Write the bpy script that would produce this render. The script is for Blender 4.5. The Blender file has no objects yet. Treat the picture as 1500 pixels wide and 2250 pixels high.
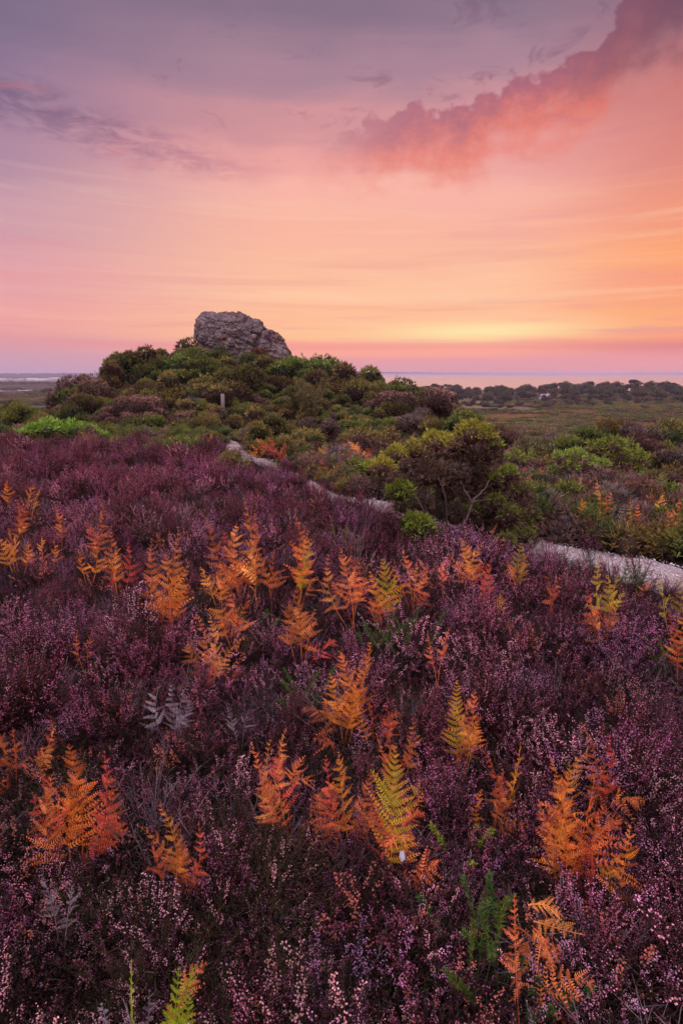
import bpy, math, random
import numpy as np
from mathutils import Vector, noise as mn

# ------------------------------------------------------------------ camera
sc = bpy.context.scene
EYE = 1.55
FPX = 1250.0                     # focal length in units of a 1500-wide frame
PITCH = math.atan((1125 - 821) / FPX)
cam = bpy.data.cameras.new('camera')
cam.sensor_fit = 'HORIZONTAL'; cam.sensor_width = 24.0
cam.lens = 24.0 * FPX / 1500.0
cam.clip_start = 0.02; cam.clip_end = 120000
camo = bpy.data.objects.new('camera', cam); sc.collection.objects.link(camo)
camo.location = (0, 0, EYE); camo.rotation_euler = (math.radians(90) - PITCH, 0, 0)
sc.camera = camo

# ------------------------------------------------------------------ render settings
sc.view_settings.view_transform = 'Standard'; sc.view_settings.look = 'None'
sc.view_settings.exposure = 0.0; sc.view_settings.gamma = 1.0
sc.render.engine = 'CYCLES'
sc.cycles.use_denoising = True
sc.cycles.max_bounces = 5; sc.cycles.diffuse_bounces = 3; sc.cycles.glossy_bounces = 2
sc.cycles.transmission_bounces = 3; sc.cycles.transparent_max_bounces = 4; sc.cycles.volume_bounces = 0
sc.cycles.sample_clamp_indirect = 6.0

# ------------------------------------------------------------------ sky (world)
def lin(r, g, b):
    f = lambda c: (c / 255 / 12.92) if c / 255 <= 0.04045 else ((c / 255 + 0.055) / 1.055) ** 2.4
    return (f(r), f(g), f(b))

class NT:
    """small helper to write shader node graphs"""
    def __init__(s, nt): s.nt = nt
    def n(s, t, **kw):
        nd = s.nt.nodes.new(t)
        for k, v in kw.items(): setattr(nd, k, v)
        return nd
    def put(s, sock, v):
        if isinstance(v, bpy.types.NodeSocket): s.nt.links.new(v, sock)
        elif v is not None: sock.default_value = v
    def m(s, op, a, b=None, c=None, clamp=False):
        nd = s.n('ShaderNodeMath', operation=op, use_clamp=clamp)
        for i, v in enumerate((a, b, c)): s.put(nd.inputs[i], v)
        return nd.outputs[0]
    def ss(s, x, a, b):
        nd = s.n('ShaderNodeMapRange', interpolation_type='SMOOTHSTEP')
        s.put(nd.inputs['Value'], x); s.put(nd.inputs['From Min'], a); s.put(nd.inputs['From Max'], b)
        return nd.outputs[0]
    def lerp(s, x, a, b, c, d):
        nd = s.n('ShaderNodeMapRange'); nd.clamp = True
        for k, v in zip(('Value', 'From Min', 'From Max', 'To Min', 'To Max'), (x, a, b, c, d)): s.put(nd.inputs[k], v)
        return nd.outputs[0]
    def mix(s, f, a, b, blend='MIX'):
        nd = s.n('ShaderNodeMix', data_type='RGBA', blend_type=blend)
        s.put(nd.inputs[0], f)
        for sock, v in ((nd.inputs[6], a), (nd.inputs[7], b)):
            s.put(sock, v if isinstance(v, bpy.types.NodeSocket) else (*v, 1))
        return nd.outputs[2]
    def ramp(s, x, stops, interp='EASE'):
        nd = s.n('ShaderNodeValToRGB'); cr = nd.color_ramp; cr.interpolation = interp
        while len(cr.elements) < len(stops): cr.elements.new(0.5)
        for e, (p, c) in zip(cr.elements, stops): e.position = p; e.color = (*c, 1)
        s.put(nd.inputs[0], x); return nd.outputs[0]
    def noise(s, vec, scale, detail=4, rough=0.5, dist=0.0, dims='3D'):
        nd = s.n('ShaderNodeTexNoise', noise_dimensions=dims)
        s.put(nd.inputs['Vector'], vec); s.put(nd.inputs['Scale'], scale); s.put(nd.inputs['Detail'], detail)
        s.put(nd.inputs['Roughness'], rough); s.put(nd.inputs['Distortion'], dist)
        return nd.outputs['Fac'] if 'Fac' in nd.outputs else nd.outputs[0]
    def xyz(s, x, y, z=0.0):
        nd = s.n('ShaderNodeCombineXYZ')
        for i, v in enumerate((x, y, z)): s.put(nd.inputs[i], v)
        return nd.outputs[0]
    def sep(s, v):
        nd = s.n('ShaderNodeSeparateXYZ'); s.put(nd.inputs[0], v); return nd.outputs

def build_world():
    w = bpy.data.worlds.new('World'); sc.world = w; w.use_nodes = True
    nt = w.node_tree; nt.nodes.clear(); q = NT(nt)
    out = q.n('ShaderNodeOutputWorld'); bg = q.n('ShaderNodeBackground')
    d = q.n('ShaderNodeTexCoord').outputs['Generated']
    x, y, z = q.sep(d)
    hyp = q.m('SQRT', q.m('ADD', q.m('MULTIPLY', x, x), q.m('MULTIPLY', y, y)))
    el = q.m('DEGREES' if False else 'MULTIPLY', q.m('ARCTAN2', z, hyp), 180 / math.pi)
    az = q.m('MULTIPLY', q.m('ARCTAN2', x, y), 180 / math.pi)
    # angle away from the place where the sun went down
    ga = math.radians(30)
    cg = q.m('DIVIDE', q.m('ADD', q.m('MULTIPLY', x, math.sin(ga)), q.m('MULTIPLY', y, math.cos(ga))), q.m('MAXIMUM', hyp, 1e-4))
    ang = q.m('MULTIPLY', q.m('ARCCOSINE', q.m('MINIMUM', cg, 1.0)), 180 / math.pi)
    # slow wobble so that the bands are not ruler-straight
    sv = q.xyz(q.m('MULTIPLY', az, 0.05), q.m('MULTIPLY', el, 0.9), 0.0)
    streak = q.m('SUBTRACT', q.noise(sv, 1.0, 5, 0.55, 0.4), 0.5)
    sv2 = q.xyz(q.m('MULTIPLY', az, 0.06), q.m('MULTIPLY', el, 0.16), 3.0)
    soft = q.m('SUBTRACT', q.noise(sv2, 1.0, 4, 0.5, 0.6), 0.5)
    elw = q.m('ADD', el, q.m('ADD', q.m('MULTIPLY', streak, q.lerp(el, 0, 12, 0.5, 2.2)), q.m('MULTIPLY', soft, q.lerp(el, 2, 16, 0.0, 5.0))))
    t = q.lerp(elw, 0, 90, 0, 1)
    def st(*a): return [(e / 90, lin(*c)) for e, c in a]
    top = [(42, (160, 138, 156)), (60, (212, 192, 205)), (90, (228, 208, 218))]
    rl = q.ramp(t, st((0, (190, 160, 188)), (1.2, (205, 160, 180)), (2.6, (222, 156, 166)), (4.2, (238, 163, 163)), (8, (228, 164, 171)),
                      (12.5, (203, 158, 173)), (16.5, (172, 137, 162)), (20.5, (146, 122, 152)), (25.5, (122, 108, 136)), *top))
    rm = q.ramp(t, st((0, (222, 160, 174)), (1.2, (230, 160, 170)), (1.9, (252, 170, 152)), (2.6, (246, 158, 150)), (3.4, (255, 194, 150)), (5, (255, 191, 152)), (7.5, (255, 197, 162)),
                      (9.8, (252, 190, 160)), (13, (250, 183, 162)), (15.5, (249, 182, 168)), (18, (236, 164, 160)), (20.5, (212, 150, 155)), (24, (172, 134, 151)), (29, (136, 114, 136)), *top))
    rr = q.ramp(t, st((0, (228, 160, 172)), (1.2, (234, 158, 164)), (2.4, (228, 140, 140)), (3.2, (252, 163, 128)), (4.6, (254, 172, 122)), (7, (250, 160, 126)),
                      (9.3, (254, 167, 118)), (12.5, (243, 153, 126)), (15, (233, 147, 127)), (17, (222, 138, 128)), (20, (208, 128, 124)), (27, (150, 110, 126)), *top))
    rb = q.ramp(t, st((0, (176, 150, 180)), (6, (205, 165, 185)), (14, (215, 180, 195)), (25, (222, 195, 205)), *top))
    c = q.mix(q.ss(az, 13, 30), rm, rr)
    c = q.mix(q.ss(az, -4, -32), c, rl)
    c = q.mix(q.ss(ang, 60, 110), c, rb)
    # yellow glow low over the sea
    gl = q.m('MULTIPLY', q.m('EXPONENT', q.m('MULTIPLY', q.m('POWER', q.m('DIVIDE', q.m('SUBTRACT', az, 13), 8.5), 2), -1)),
             q.m('EXPONENT', q.m('MULTIPLY', q.m('POWER', q.m('DIVIDE', q.m('SUBTRACT', elw, 3.9), 0.8), 2), -1)))
    c = q.mix(q.m('MULTIPLY', gl, 0.95), c, lin(255, 230, 170))
    # thin streaks near the horizon
    stf = q.m('MULTIPLY', q.ss(streak, 0.03, 0.2), q.m('MULTIPLY', q.ss(el, 0.5, 1.5), q.m('SUBTRACT', 1, q.ss(el, 4, 9))))
    c = q.mix(q.m('MULTIPLY', stf, 0.5), c, lin(222, 148, 158))
    s3 = q.noise(q.xyz(q.m('MULTIPLY', az, 0.035), q.m('ADD', q.m('MULTIPLY', el, 0.75), q.m('MULTIPLY', az, 0.012)), 90.0), 1.0, 6, 0.6, 0.5)
    band = q.m('MULTIPLY', q.ss(el, 3, 6), q.m('SUBTRACT', 1, q.ss(el, 12, 18)))
    c = q.mix(q.m('MULTIPLY', q.m('MULTIPLY', q.ss(s3, .5, .68), band), 0.28), c, lin(255, 214, 180))
    c = q.mix(q.m('MULTIPLY', q.m('MULTIPLY', q.ss(s3, .5, .34), band), 0.22), c, lin(226, 140, 150))
    # ---- cumulus bank, right
    cv = q.xyz(q.m('MULTIPLY', az, 0.30), q.m('MULTIPLY', el, 0.42), 7.0)
    vor = q.n('ShaderNodeTexVoronoi', feature='SMOOTH_F1', voronoi_dimensions='3D')
    q.put(vor.inputs['Vector'], cv); vor.inputs['Scale'].default_value = 1.6; vor.inputs['Smoothness'].default_value = 0.35
    puff = q.m('SUBTRACT', 0.5, vor.outputs['Distance'])
    vo2 = q.n('ShaderNodeTexVoronoi', feature='SMOOTH_F1', voronoi_dimensions='3D')
    q.put(vo2.inputs['Vector'], cv); vo2.inputs['Scale'].default_value = 4.6; vo2.inputs['Smoothness'].default_value = 0.2
    puff2 = q.m('SUBTRACT', 0.5, vo2.outputs['Distance'])
    n1 = q.m('SUBTRACT', q.noise(cv, 1.1, 8, 0.62, 0.3), 0.5)
    n2 = q.m('SUBTRACT', q.noise(cv, 3.5, 8, 0.6, 0.2), 0.5)
    fc = q.n('ShaderNodeFloatCurve'); cu = fc.mapping.curves[0]
    pts = [(-3, 19.4), (1, 20.6), (4, 21.0), (7, 22.0), (10, 21.9), (13, 22.8), (15.5, 23.6), (19, 23.9), (21.5, 24.6), (23, 26.6), (27, 28.6), (40, 31)]
    for i, (a, e) in enumerate(pts):
        p = ((a + 3) / 43, (e - 18) / 14)
        if i < 2: cu.points[0 if i == 0 else -1].location = p
        else: cu.points.new(*p)
    fc.mapping.update()
    q.put(fc.inputs['Value'], q.lerp(az, -3, 40, 0, 1))
    T = q.m('ADD', q.m('MULTIPLY', fc.outputs[0], 14), 18)
    T = q.m('ADD', T, q.m('ADD', q.m('ADD', q.m('MULTIPLY', puff, 3.0), q.m('MULTIPLY', puff2, .75)), q.m('ADD', q.m('MULTIPLY', n1, 2.4), q.m('MULTIPLY', n2, 1.3))))
    dep = q.m('SUBTRACT', T, el)                      # degrees below the cloud's upper edge
    up = q.m('POWER', q.ss(q.m('ADD', dep, q.m('MULTIPLY', n2, .5)), -0.05, .7), .8)
    base = q.lerp(az, 0, 28, 5.8, 8.5)
    low = q.m('SUBTRACT', 1, q.ss(q.m('ADD', dep, q.m('MULTIPLY', n1, 3)), 2.0, base))
    side = q.m('MULTIPLY', q.ss(q.m('ADD', az, q.m('MULTIPLY', n1, 9)), -4.0, 6.0), q.m('SUBTRACT', 1, q.ss(az, 60, 90)))
    cl = q.m('MULTIPLY', q.m('MULTIPLY', up, low), side)
    ccol = q.mix(q.ss(q.m('ADD', dep, q.m('ADD', q.m('MULTIPLY', n2, 2.5), q.m('ADD', q.m('MULTIPLY', puff, -2.2), q.m('MULTIPLY', puff2, -1.0)))), 0.2, 4.2), lin(168, 100, 120), lin(232, 124, 108))
    ccol = q.mix(q.m('MULTIPLY', q.ss(az, 15, 27), q.ss(el, 19.5, 23)), ccol, lin(118, 78, 98))
    c = q.mix(q.m('MULTIPLY', cl, q.lerp(az, 2, 14, 0.62, 0.88)), c, ccol)
    # ---- dim bank, left
    lv = q.xyz(q.m('MULTIPLY', az, 0.16), q.m('MULTIPLY', el, 0.5), 21.0)
    ln = q.m('SUBTRACT', q.noise(lv, 1.0, 7, 0.6, 0.5), 0.5)
    mid = q.m('ADD', q.m('ADD', 17.2, q.m('MULTIPLY', q.m('MAXIMUM', q.m('MULTIPLY', q.m('ADD', az, 10), -1), -4), 0.18)), q.m('MULTIPLY', ln, 3.4))
    wid = q.lerp(az, -30, -8, 3.2, 1.3)
    lb = q.m('SUBTRACT', 1, q.ss(q.m('ABSOLUTE', q.m('SUBTRACT', el, mid)), 0.1, wid))
    lb = q.m('MULTIPLY', lb, q.m('MULTIPLY', q.m('SUBTRACT', 1, q.ss(az, -14, -4)), q.ss(az, -75, -50)))
    lb = q.m('MULTIPLY', lb, q.ss(q.noise(q.xyz(q.m('MULTIPLY', az, .3), q.m('MULTIPLY', el, 1.1), 60.0), 1.0, 7, .65, .6), .36, .62))
    c = q.mix(q.m('MULTIPLY', lb, 0.62), c, q.mix(q.ss(az, -24, -9), lin(116, 90, 122), lin(188, 126, 146)))
    # ---- small wisps high up
    wv = q.xyz(q.m('MULTIPLY', az, 0.22), q.m('MULTIPLY', el, 0.5), 40.0)
    wn = q.noise(wv, 1.0, 7, 0.62, 0.8)
    ws = q.m('MULTIPLY', q.ss(wn, 0.555, 0.70), q.m('MULTIPLY', q.ss(el, 15, 19), q.m('SUBTRACT', 1, q.ss(el, 34, 50))))
    c = q.mix(q.m('MULTIPLY', ws, 0.45), c, q.mix(q.ss(el, 17, 25), lin(214, 132, 140), lin(120, 92, 116)))
    # sky overhead and behind the camera, out of view, brightened as added fill light
    hi = q.m('ADD', 1.0, q.m('ADD', q.m('MULTIPLY', q.ss(el, 32, 58), 1.9), q.m('MULTIPLY', q.m('MULTIPLY', q.ss(ang, 75, 130), q.ss(el, 6, 30)), 2.7)))
    c = q.mix(1.0, c, q.xyz(hi, hi, hi), 'MULTIPLY')
    nt.links.new(c, bg.inputs['Color']); bg.inputs['Strength'].default_value = 1.0
    nt.links.new(bg.outputs[0], out.inputs['Surface'])
build_world()
sc.world.cycles.sampling_method = 'MANUAL'; sc.world.cycles.sample_map_resolution = 512

# ------------------------------------------------------------------ sun (already at the horizon: weak, wide, warm)
SUN_AZ, SUN_EL = math.radians(18), math.radians(5)
sun = bpy.data.lights.new('sun', 'SUN'); sun.energy = 0.6; sun.angle = math.radians(48); sun.color = (1.0, 0.62, 0.40)
suno = bpy.data.objects.new('sun', sun); sc.collection.objects.link(suno)
sd = Vector((math.sin(SUN_AZ) * math.cos(SUN_EL), math.cos(SUN_AZ) * math.cos(SUN_EL), math.sin(SUN_EL)))
suno.rotation_euler = sd.to_track_quat('Z', 'Y').to_euler()

# ------------------------------------------------------------------ helpers
rng = np.random.default_rng(7)
random.seed(7)
def unit(v):
    v = np.asarray(v, float); return v / np.maximum(np.linalg.norm(v, axis=-1, keepdims=True), 1e-9)
def vhash(ix, iy, seed):
    h = (ix.astype(np.int64) * 374761393 + iy.astype(np.int64) * 668265263 + seed * 974634777) & 0xFFFFFFFF
    h = ((h ^ (h >> 13)) * 1274126177) & 0xFFFFFFFF
    return ((h ^ (h >> 16)) & 0xFFFF) / 65535.0
def vnoise(x, y, seed=0):
    x = np.asarray(x, float); y = np.asarray(y, float)
    ix = np.floor(x); iy = np.floor(y); fx = x - ix; fy = y - iy
    fx = fx * fx * (3 - 2 * fx); fy = fy * fy * (3 - 2 * fy)
    a = vhash(ix, iy, seed); b = vhash(ix + 1, iy, seed); c = vhash(ix, iy + 1, seed); d = vhash(ix + 1, iy + 1, seed)
    return (a + (b - a) * fx) * (1 - fy) + (c + (d - c) * fx) * fy
def fbm(x, y, seed=0, o=4):
    s = 0; a = 0.5; t = 0
    for i in range(o):
        s = s + a * vnoise(np.asarray(x) * 2 ** i, np.asarray(y) * 2 ** i, seed + i * 17); t += a; a *= 0.5
    return s / t
def smooth(t): t = np.clip(t, 0, 1); return t * t * (3 - 2 * t)

# ------------------------------------------------------------------ terrain height
RX = [-70, -45, -30, -24, -21, -18, -15, -9, -3, 0, 3.3, 6.5, 9.2, 13, 20, 35, 60]
RZ = [-14, -9, -5.2, -4.2, -3.3, -0.2, 1.75, 1.6, 1.2, .15, -.45, -1.75, -3.1, -5.0, -7.2, -11, -14]
def ridge(x): return (np.interp(x - .8, RX, RZ) + np.interp(x, RX, RZ) * 2 + np.interp(x + .8, RX, RZ)) / 4
def plain(x, y):
    r = np.hypot(x, y)
    b = -14 + (fbm(x / 90, y / 90, 3, 3) - .5) * 4.5 * smooth((r - 60) / 80) * (1 - .9 * smooth((r - 300) / 150) * (x < 0))
    b = b + 4.0 * smooth((x - 140) / 160) * smooth((y - 120) / 150) * (1 - smooth((y - 420) / 120))
    out = smooth((r - 620) / 150) * smooth((np.arctan2(x, np.maximum(y, 1)) + .12) / .1)   # east: falls under the sea
    return b * (1 - out) + -22 * out
def hgt(x, y):
    x = np.asarray(x, float); y = np.asarray(y, float)
    w = np.interp(y, [12, 16, 20, 26, 33, 40, 48], [0, .0, .10, .32, .68, 1, 1])
    w = np.where(x > 2, np.maximum(w, smooth((y - 10.2) / 24) * smooth((x - 2) / 4)), w)
    h = ridge(x * 42 / np.clip(y, 15, 42)) * w - .5 * np.exp(-((y - 18) / 4.2) ** 2)
    h = h + (fbm(x / 1.6, y / 1.6, 5, 2) - .5) * .30 * smooth(np.hypot(x, y) / 3) + (fbm(x / 7, y / 7, 9, 2) - .5) * .25 * smooth((np.hypot(x, y) - 2) / 6)
    f = np.maximum(smooth((y - 46) / 45), np.maximum(smooth((np.abs(x) - 25) / 55), smooth((-y - 25) / 60)))
    return h * (1 - f) + plain(x, y) * f

SP, CP = math.sin(PITCH), math.cos(PITCH)
def ray(u, v):
    a = (u - 750) / FPX; b = (1125 - v) / FPX
    return np.array([a, CP + b * SP, -SP + b * CP])
def hit(u, v, lift=0.0, tmax=900):
    """where the line of sight through a point of the photo meets the ground (+lift)"""
    d = ray(u, v); t = .3; prev = t
    while t < tmax:
        p = d * t
        if EYE + p[2] < float(hgt(p[0], p[1])) + lift:
            lo, hi = prev, t
            for _ in range(24):
                mm = (lo + hi) / 2; p = d * mm
                if EYE + p[2] < float(hgt(p[0], p[1])) + lift: hi = mm
                else: lo = mm
            t = hi; break
        prev = t; t *= 1.012
    p = d * t
    return np.array([p[0], p[1], EYE + p[2]]), t
def at(u, v, Y):
    d = ray(u, v); t = Y / d[1]; return np.array([d[0] * t, Y, EYE + d[2] * t]), t

# ------------------------------------------------------------------ mesh building
class G:
    def __init__(s): s.V = []; s.F = []; s.C = []; s.n = 0
    def add(s, V, F, C):
        V = np.asarray(V, float).reshape(-1, 3); F = np.asarray(F, int)
        C = np.asarray(C, float)
        if C.ndim == 1: C = np.tile(C, (len(V), 1))
        s.V.append(V); s.F.append(F + s.n); s.C.append(C); s.n += len(V)
    def mesh(s, name, mat, smooth_=False):
        me = bpy.data.meshes.new(name)
        V = np.concatenate(s.V); C = np.concatenate(s.C)
        li = np.concatenate([f.ravel() for f in s.F]); tot = np.concatenate([np.full(len(f), f.shape[1]) for f in s.F])
        me.vertices.add(len(V)); me.vertices.foreach_set('co', V.ravel())
        me.loops.add(len(li)); me.loops.foreach_set('vertex_index', li)
        me.polygons.add(len(tot)); st = np.concatenate([[0], np.cumsum(tot)[:-1]])
        me.polygons.foreach_set('loop_start', st)
        if smooth_: me.polygons.foreach_set('use_smooth', np.ones(len(tot), bool))
        ca = me.color_attributes.new('col', 'FLOAT_COLOR', 'POINT')
        ca.data.foreach_set('color', np.concatenate([C, np.ones((len(C), 1))], 1).ravel())
        me.materials.append(mat); me.update(calc_edges=True); me.validate()
        return me
    def build(s, name, mat, parent=None, smooth_=False, loc=None):
        o = bpy.data.objects.new(name, s.mesh(name, mat, smooth_)); sc.collection.objects.link(o)
        if parent is not None: o.parent = parent
        if loc is not None: o.location = loc
        return o
def tag(o, label=None, cat=None, group=None, kind=None):
    if label: o['label'] = label
    if cat: o['category'] = cat
    if group: o['group'] = group
    if kind: o['kind'] = kind
    return o
def empty(name, loc=(0, 0, 0)):
    o = bpy.data.objects.new(name, None); o.empty_display_size = .2; sc.collection.objects.link(o); o.location = loc; return o
def copy_tree(o, parent=None):
    c = o.copy(); sc.collection.objects.link(c)
    if parent is not None: c.parent = parent
    for ch in list(o.children): copy_tree(ch, c)
    return c
def tube(g, P, R, C, k=5):
    P = np.asarray(P, float); n = len(P); R = np.broadcast_to(np.asarray(R, float), (n,))
    T = unit(np.gradient(P, axis=0)); a = np.array([.3, .2, 1.0]) if abs(T[0][2]) < .9 else np.array([1., .2, .1])
    A = unit(np.cross(T, a)); B = np.cross(T, A)
    th = np.linspace(0, 2 * np.pi, k, endpoint=False)
    V = P[:, None] + R[:, None, None] * (A[:, None] * np.cos(th)[None, :, None] + B[:, None] * np.sin(th)[None, :, None])
    i = np.arange(n - 1)[:, None] * k; j = np.arange(k)[None]; j2 = (j + 1) % k
    F = np.stack([i + j, i + j2, i + k + j2, i + k + j], -1).reshape(-1, 4)
    g.add(V.reshape(-1, 3), F, C)
    tip = V[-1]; g.add(np.vstack([tip, P[-1:] + T[-1:] * R[-1]]), [[a_, (a_ + 1) % k, k] for a_ in range(k)], C if np.ndim(C) == 1 else np.asarray(C)[-1])
def spikes(g, P, D, L, W, C, r):
    """thin pointed leaves: one triangle each"""
    P = np.asarray(P); n = len(P); D = unit(D)
    S = unit(np.cross(D, r.normal(size=(n, 3))))
    L = np.broadcast_to(L, (n,))[:, None]; W = np.broadcast_to(W, (n,))[:, None]
    V = np.stack([P - S * W, P + S * W, P + D * L], 1).reshape(-1, 3)
    C = np.asarray(C); C = np.broadcast_to(C, (n, 3))
    g.add(V, np.arange(3 * n).reshape(-1, 3), np.repeat(C, 3, 0))
def bells(g, P, D, L, W, C, r):
    """small six-cornered flower bells"""
    n = len(P); D = unit(D); A = unit(np.cross(D, r.normal(size=(n, 3)))); B = np.cross(D, A)
    L = np.broadcast_to(L, (n,))[:, None]; W = np.broadcast_to(W, (n,))[:, None]
    M = P + D * L * .55
    V = np.stack([P, M + A * W, M + B * W, M - A * W, M - B * W, P + D * L], 1).reshape(-1, 3)
    f = np.array([[0, 2, 1], [0, 3, 2], [0, 4, 3], [0, 1, 4], [5, 1, 2], [5, 2, 3], [5, 3, 4], [5, 4, 1]])
    F = (np.arange(n)[:, None, None] * 6 + f[None]).reshape(-1, 3)
    C = np.broadcast_to(np.asarray(C), (n, 3))
    g.add(V, F, np.repeat(C, 6, 0))
def bez(a, b, c, n): t = np.linspace(0, 1, n)[:, None]; return (1 - t) ** 2 * a + 2 * t * (1 - t) * b + t * t * c

# ------------------------------------------------------------------ materials
def veg_mat(name, transl=.3, rough=.7, inst=False, vary=.25, spec=.2):
    m = bpy.data.materials.new(name); m.use_nodes = True; nt = m.node_tree; nt.nodes.clear(); q = NT(nt)
    col = q.n('ShaderNodeAttribute', attribute_name='col').outputs['Color']
    if inst:
        tv = q.n('ShaderNodeAttribute', attribute_name='tint', attribute_type='INSTANCER').outputs['Color']
        col = q.mix(1.0, col, tv, 'MULTIPLY')
    else:
        rn = q.n('ShaderNodeObjectInfo').outputs['Random']
        hs = q.n('ShaderNodeHueSaturation'); q.put(hs.inputs['Hue'], q.lerp(rn, 0, 1, .5 - .03 * vary / .25, .5 + .03 * vary / .25))
        r2 = q.m('FRACT', q.m('MULTIPLY', rn, 37.7))
        q.put(hs.inputs['Value'], q.lerp(r2, 0, 1, 1 - vary, 1 + vary)); q.put(hs.inputs['Color'], col); col = hs.outputs[0]
    geo = q.n('ShaderNodeTexCoord').outputs['Object']
    col = q.mix(1.0, col, q.ramp(q.noise(geo, 14, 3, .6), [(.3, (.72, .72, .72)), (.7, (1.2, 1.2, 1.2))]), 'MULTIPLY')
    bs = q.n('ShaderNodeBsdfPrincipled'); q.put(bs.inputs['Base Color'], col); bs.inputs['Roughness'].default_value = rough
    bs.inputs['Specular IOR Level'].default_value = spec
    out = q.n('ShaderNodeOutputMaterial')
    if transl > 0:
        tr = q.n('ShaderNodeBsdfTranslucent'); q.put(tr.inputs['Color'], col)
        mx = q.n('ShaderNodeMixShader'); mx.inputs[0].default_value = transl
        nt.links.new(bs.outputs[0], mx.inputs[1]); nt.links.new(tr.outputs[0], mx.inputs[2]); nt.links.new(mx.outputs[0], out.inputs[0])
    else: nt.links.new(bs.outputs[0], out.inputs[0])
    return m
M_HEATHER = veg_mat('heather', .2, .75, True)
M_FERN = veg_mat('bracken', .28, .6, False, .15, .15)
M_FERN_I = veg_mat('bracken_low', .35, .6, True)
M_GORSE = veg_mat('gorse', .12, .7, False, .22)
M_BARK = veg_mat('bark', 0, .85, False, .1)
M_LEAF = veg_mat('tree_leaves', .15, .7, False, .25)
M_GRASS = veg_mat('dry_grass', .3, .6, False, .15)

def proc_mat(name, fn, rough=.9, spec=.2):
    m = bpy.data.materials.new(name); m.use_nodes = True; nt = m.node_tree; nt.nodes.clear(); q = NT(nt)
    bs = q.n('ShaderNodeBsdfPrincipled'); out = q.n('ShaderNodeOutputMaterial'); nt.links.new(bs.outputs[0], out.inputs[0])
    bs.inputs['Roughness'].default_value = rough; bs.inputs['Specular IOR Level'].default_value = spec
    fn(q, bs, q.n('ShaderNodeNewGeometry').outputs['Position']); return m
def bump(q, bs, h, strength, dist):
    b = q.n('ShaderNodeBump'); b.inputs['Strength'].default_value = strength; b.inputs['Distance'].default_value = dist
    q.put(b.inputs['Height'], h); q.put(bs.inputs['Normal'], b.outputs[0])

# ------------------------------------------------------------------ ground sheet
def ground_mat(q, bs, P):
    x, y, z = q.sep(P)
    r = q.m('SQRT', q.m('ADD', q.m('MULTIPLY', x, x), q.m('MULTIPLY', y, y)))
    near = q.mix(q.noise(P, 6, 5, .6), (.010, .006, .006), (.026, .015, .013))
    n1 = q.noise(P, .035, 5, .55, .4); n2 = q.noise(P, .35, 5, .65); n3 = q.noise(P, .012, 4, .5)
    far = q.mix(n2, (.075, .072, .036), (.15, .125, .065))
    far = q.mix(q.ss(n1, .52, .64), far, q.mix(n2, (.14, .085, .048), (.25, .15, .075)))
    far = q.mix(q.m('MULTIPLY', q.ss(n3, .45, .6), .8), far, q.mix(n2, (.05, .035, .03), (.10, .06, .055)))
    west = q.ss(q.m('MULTIPLY', x, -1), 10, 60)
    far = q.mix(q.m('MULTIPLY', west, .7), far, q.mix(q.ss(n1, .4, .6), (.075, .032, .045), (.04, .036, .026)))
    mid = q.mix(n2, (.045, .035, .02), (.09, .06, .03))
    far = q.mix(q.m('MULTIPLY', west, q.m('MULTIPLY', q.ss(r, 350, 500), .85)), far, q.mix(n3, (.03, .03, .022), (.055, .045, .035)))
    c = q.mix(q.ss(r, 9, 16), near, mid); c = q.mix(q.ss(r, 45, 90), c, far)
    q.put(bs.inputs['Base Color'], c); bump(q, bs, q.noise(P, 9, 5, .7), .8, .03)
M_GROUND = proc_mat('ground', ground_mat, .95, .1)
def build_ground():
    th = np.concatenate([np.radians(np.linspace(-70, 70, 261)), np.radians(np.linspace(70, 290, 61))[1:-1]])
    rr = np.concatenate([[.25], .25 * (1500 / .25) ** (np.arange(1, 231) / 230), [2500, 5000, 12000, 45000]])
    Rg, Tg = np.meshgrid(rr, th, indexing='ij')
    X = Rg * np.sin(Tg); Y = Rg * np.cos(Tg); Z = hgt(X, Y)
    Z = np.where(Rg > 1600, np.where((Tg > -.15), -22.0, -14.5), Z)
    n, k = X.shape; V = np.stack([X, Y, Z], -1).reshape(-1, 3)
    i = np.arange(n - 1)[:, None] * k; j = np.arange(k)[None]; j2 = (j + 1) % k
    F = np.stack([i + j2, i + j, i + k + j, i + k + j2], -1).reshape(-1, 4)
    g = G(); g.add(V, F, (0.1, .1, .1)); g.add(np.vstack([V[:k], [[0, 0, float(hgt(0, 0))]]]), [[(a + 1) % k, k, a][::-1] for a in range(k)], (.1, .1, .1))
    tag(g.build('ground', M_GROUND, None, True), kind='structure')
build_ground()

# ------------------------------------------------------------------ path
PATH_PX = [(1700, 1375), (1520, 1296), (1400, 1257), (1280, 1226), (1180, 1204), (1000, 1165), (900, 1130), (800, 1104), (720, 1090), (640, 1040),
           (585, 1020), (545, 1008), (515, 985), (497, 960), (484, 945)]
PATH = np.array([hit(u, v)[0] for u, v in PATH_PX])
def smooth_path(P, n=12):
    out = []
    Q = np.vstack([2 * P[0] - P[1], P, 2 * P[-1] - P[-2]])
    for i in range(1, len(Q) - 2):
        for t in np.linspace(0, 1, n, endpoint=False):
            p0, p1, p2, p3 = Q[i - 1:i + 3]
            out.append(.5 * ((2 * p1) + (-p0 + p2) * t + (2 * p0 - 5 * p1 + 4 * p2 - p3) * t * t + (-p0 + 3 * p1 - 3 * p2 + p3) * t ** 3))
    return np.array(out)
PC = smooth_path(PATH)[:, :2]
PHW = np.interp(np.linspace(0, 1, len(PC)), [0, .3, .48, .52, .57, .64, .70, .75, 1], [.29, .27, .21, .15, .09, .09, .22, .24, .12])
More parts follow.
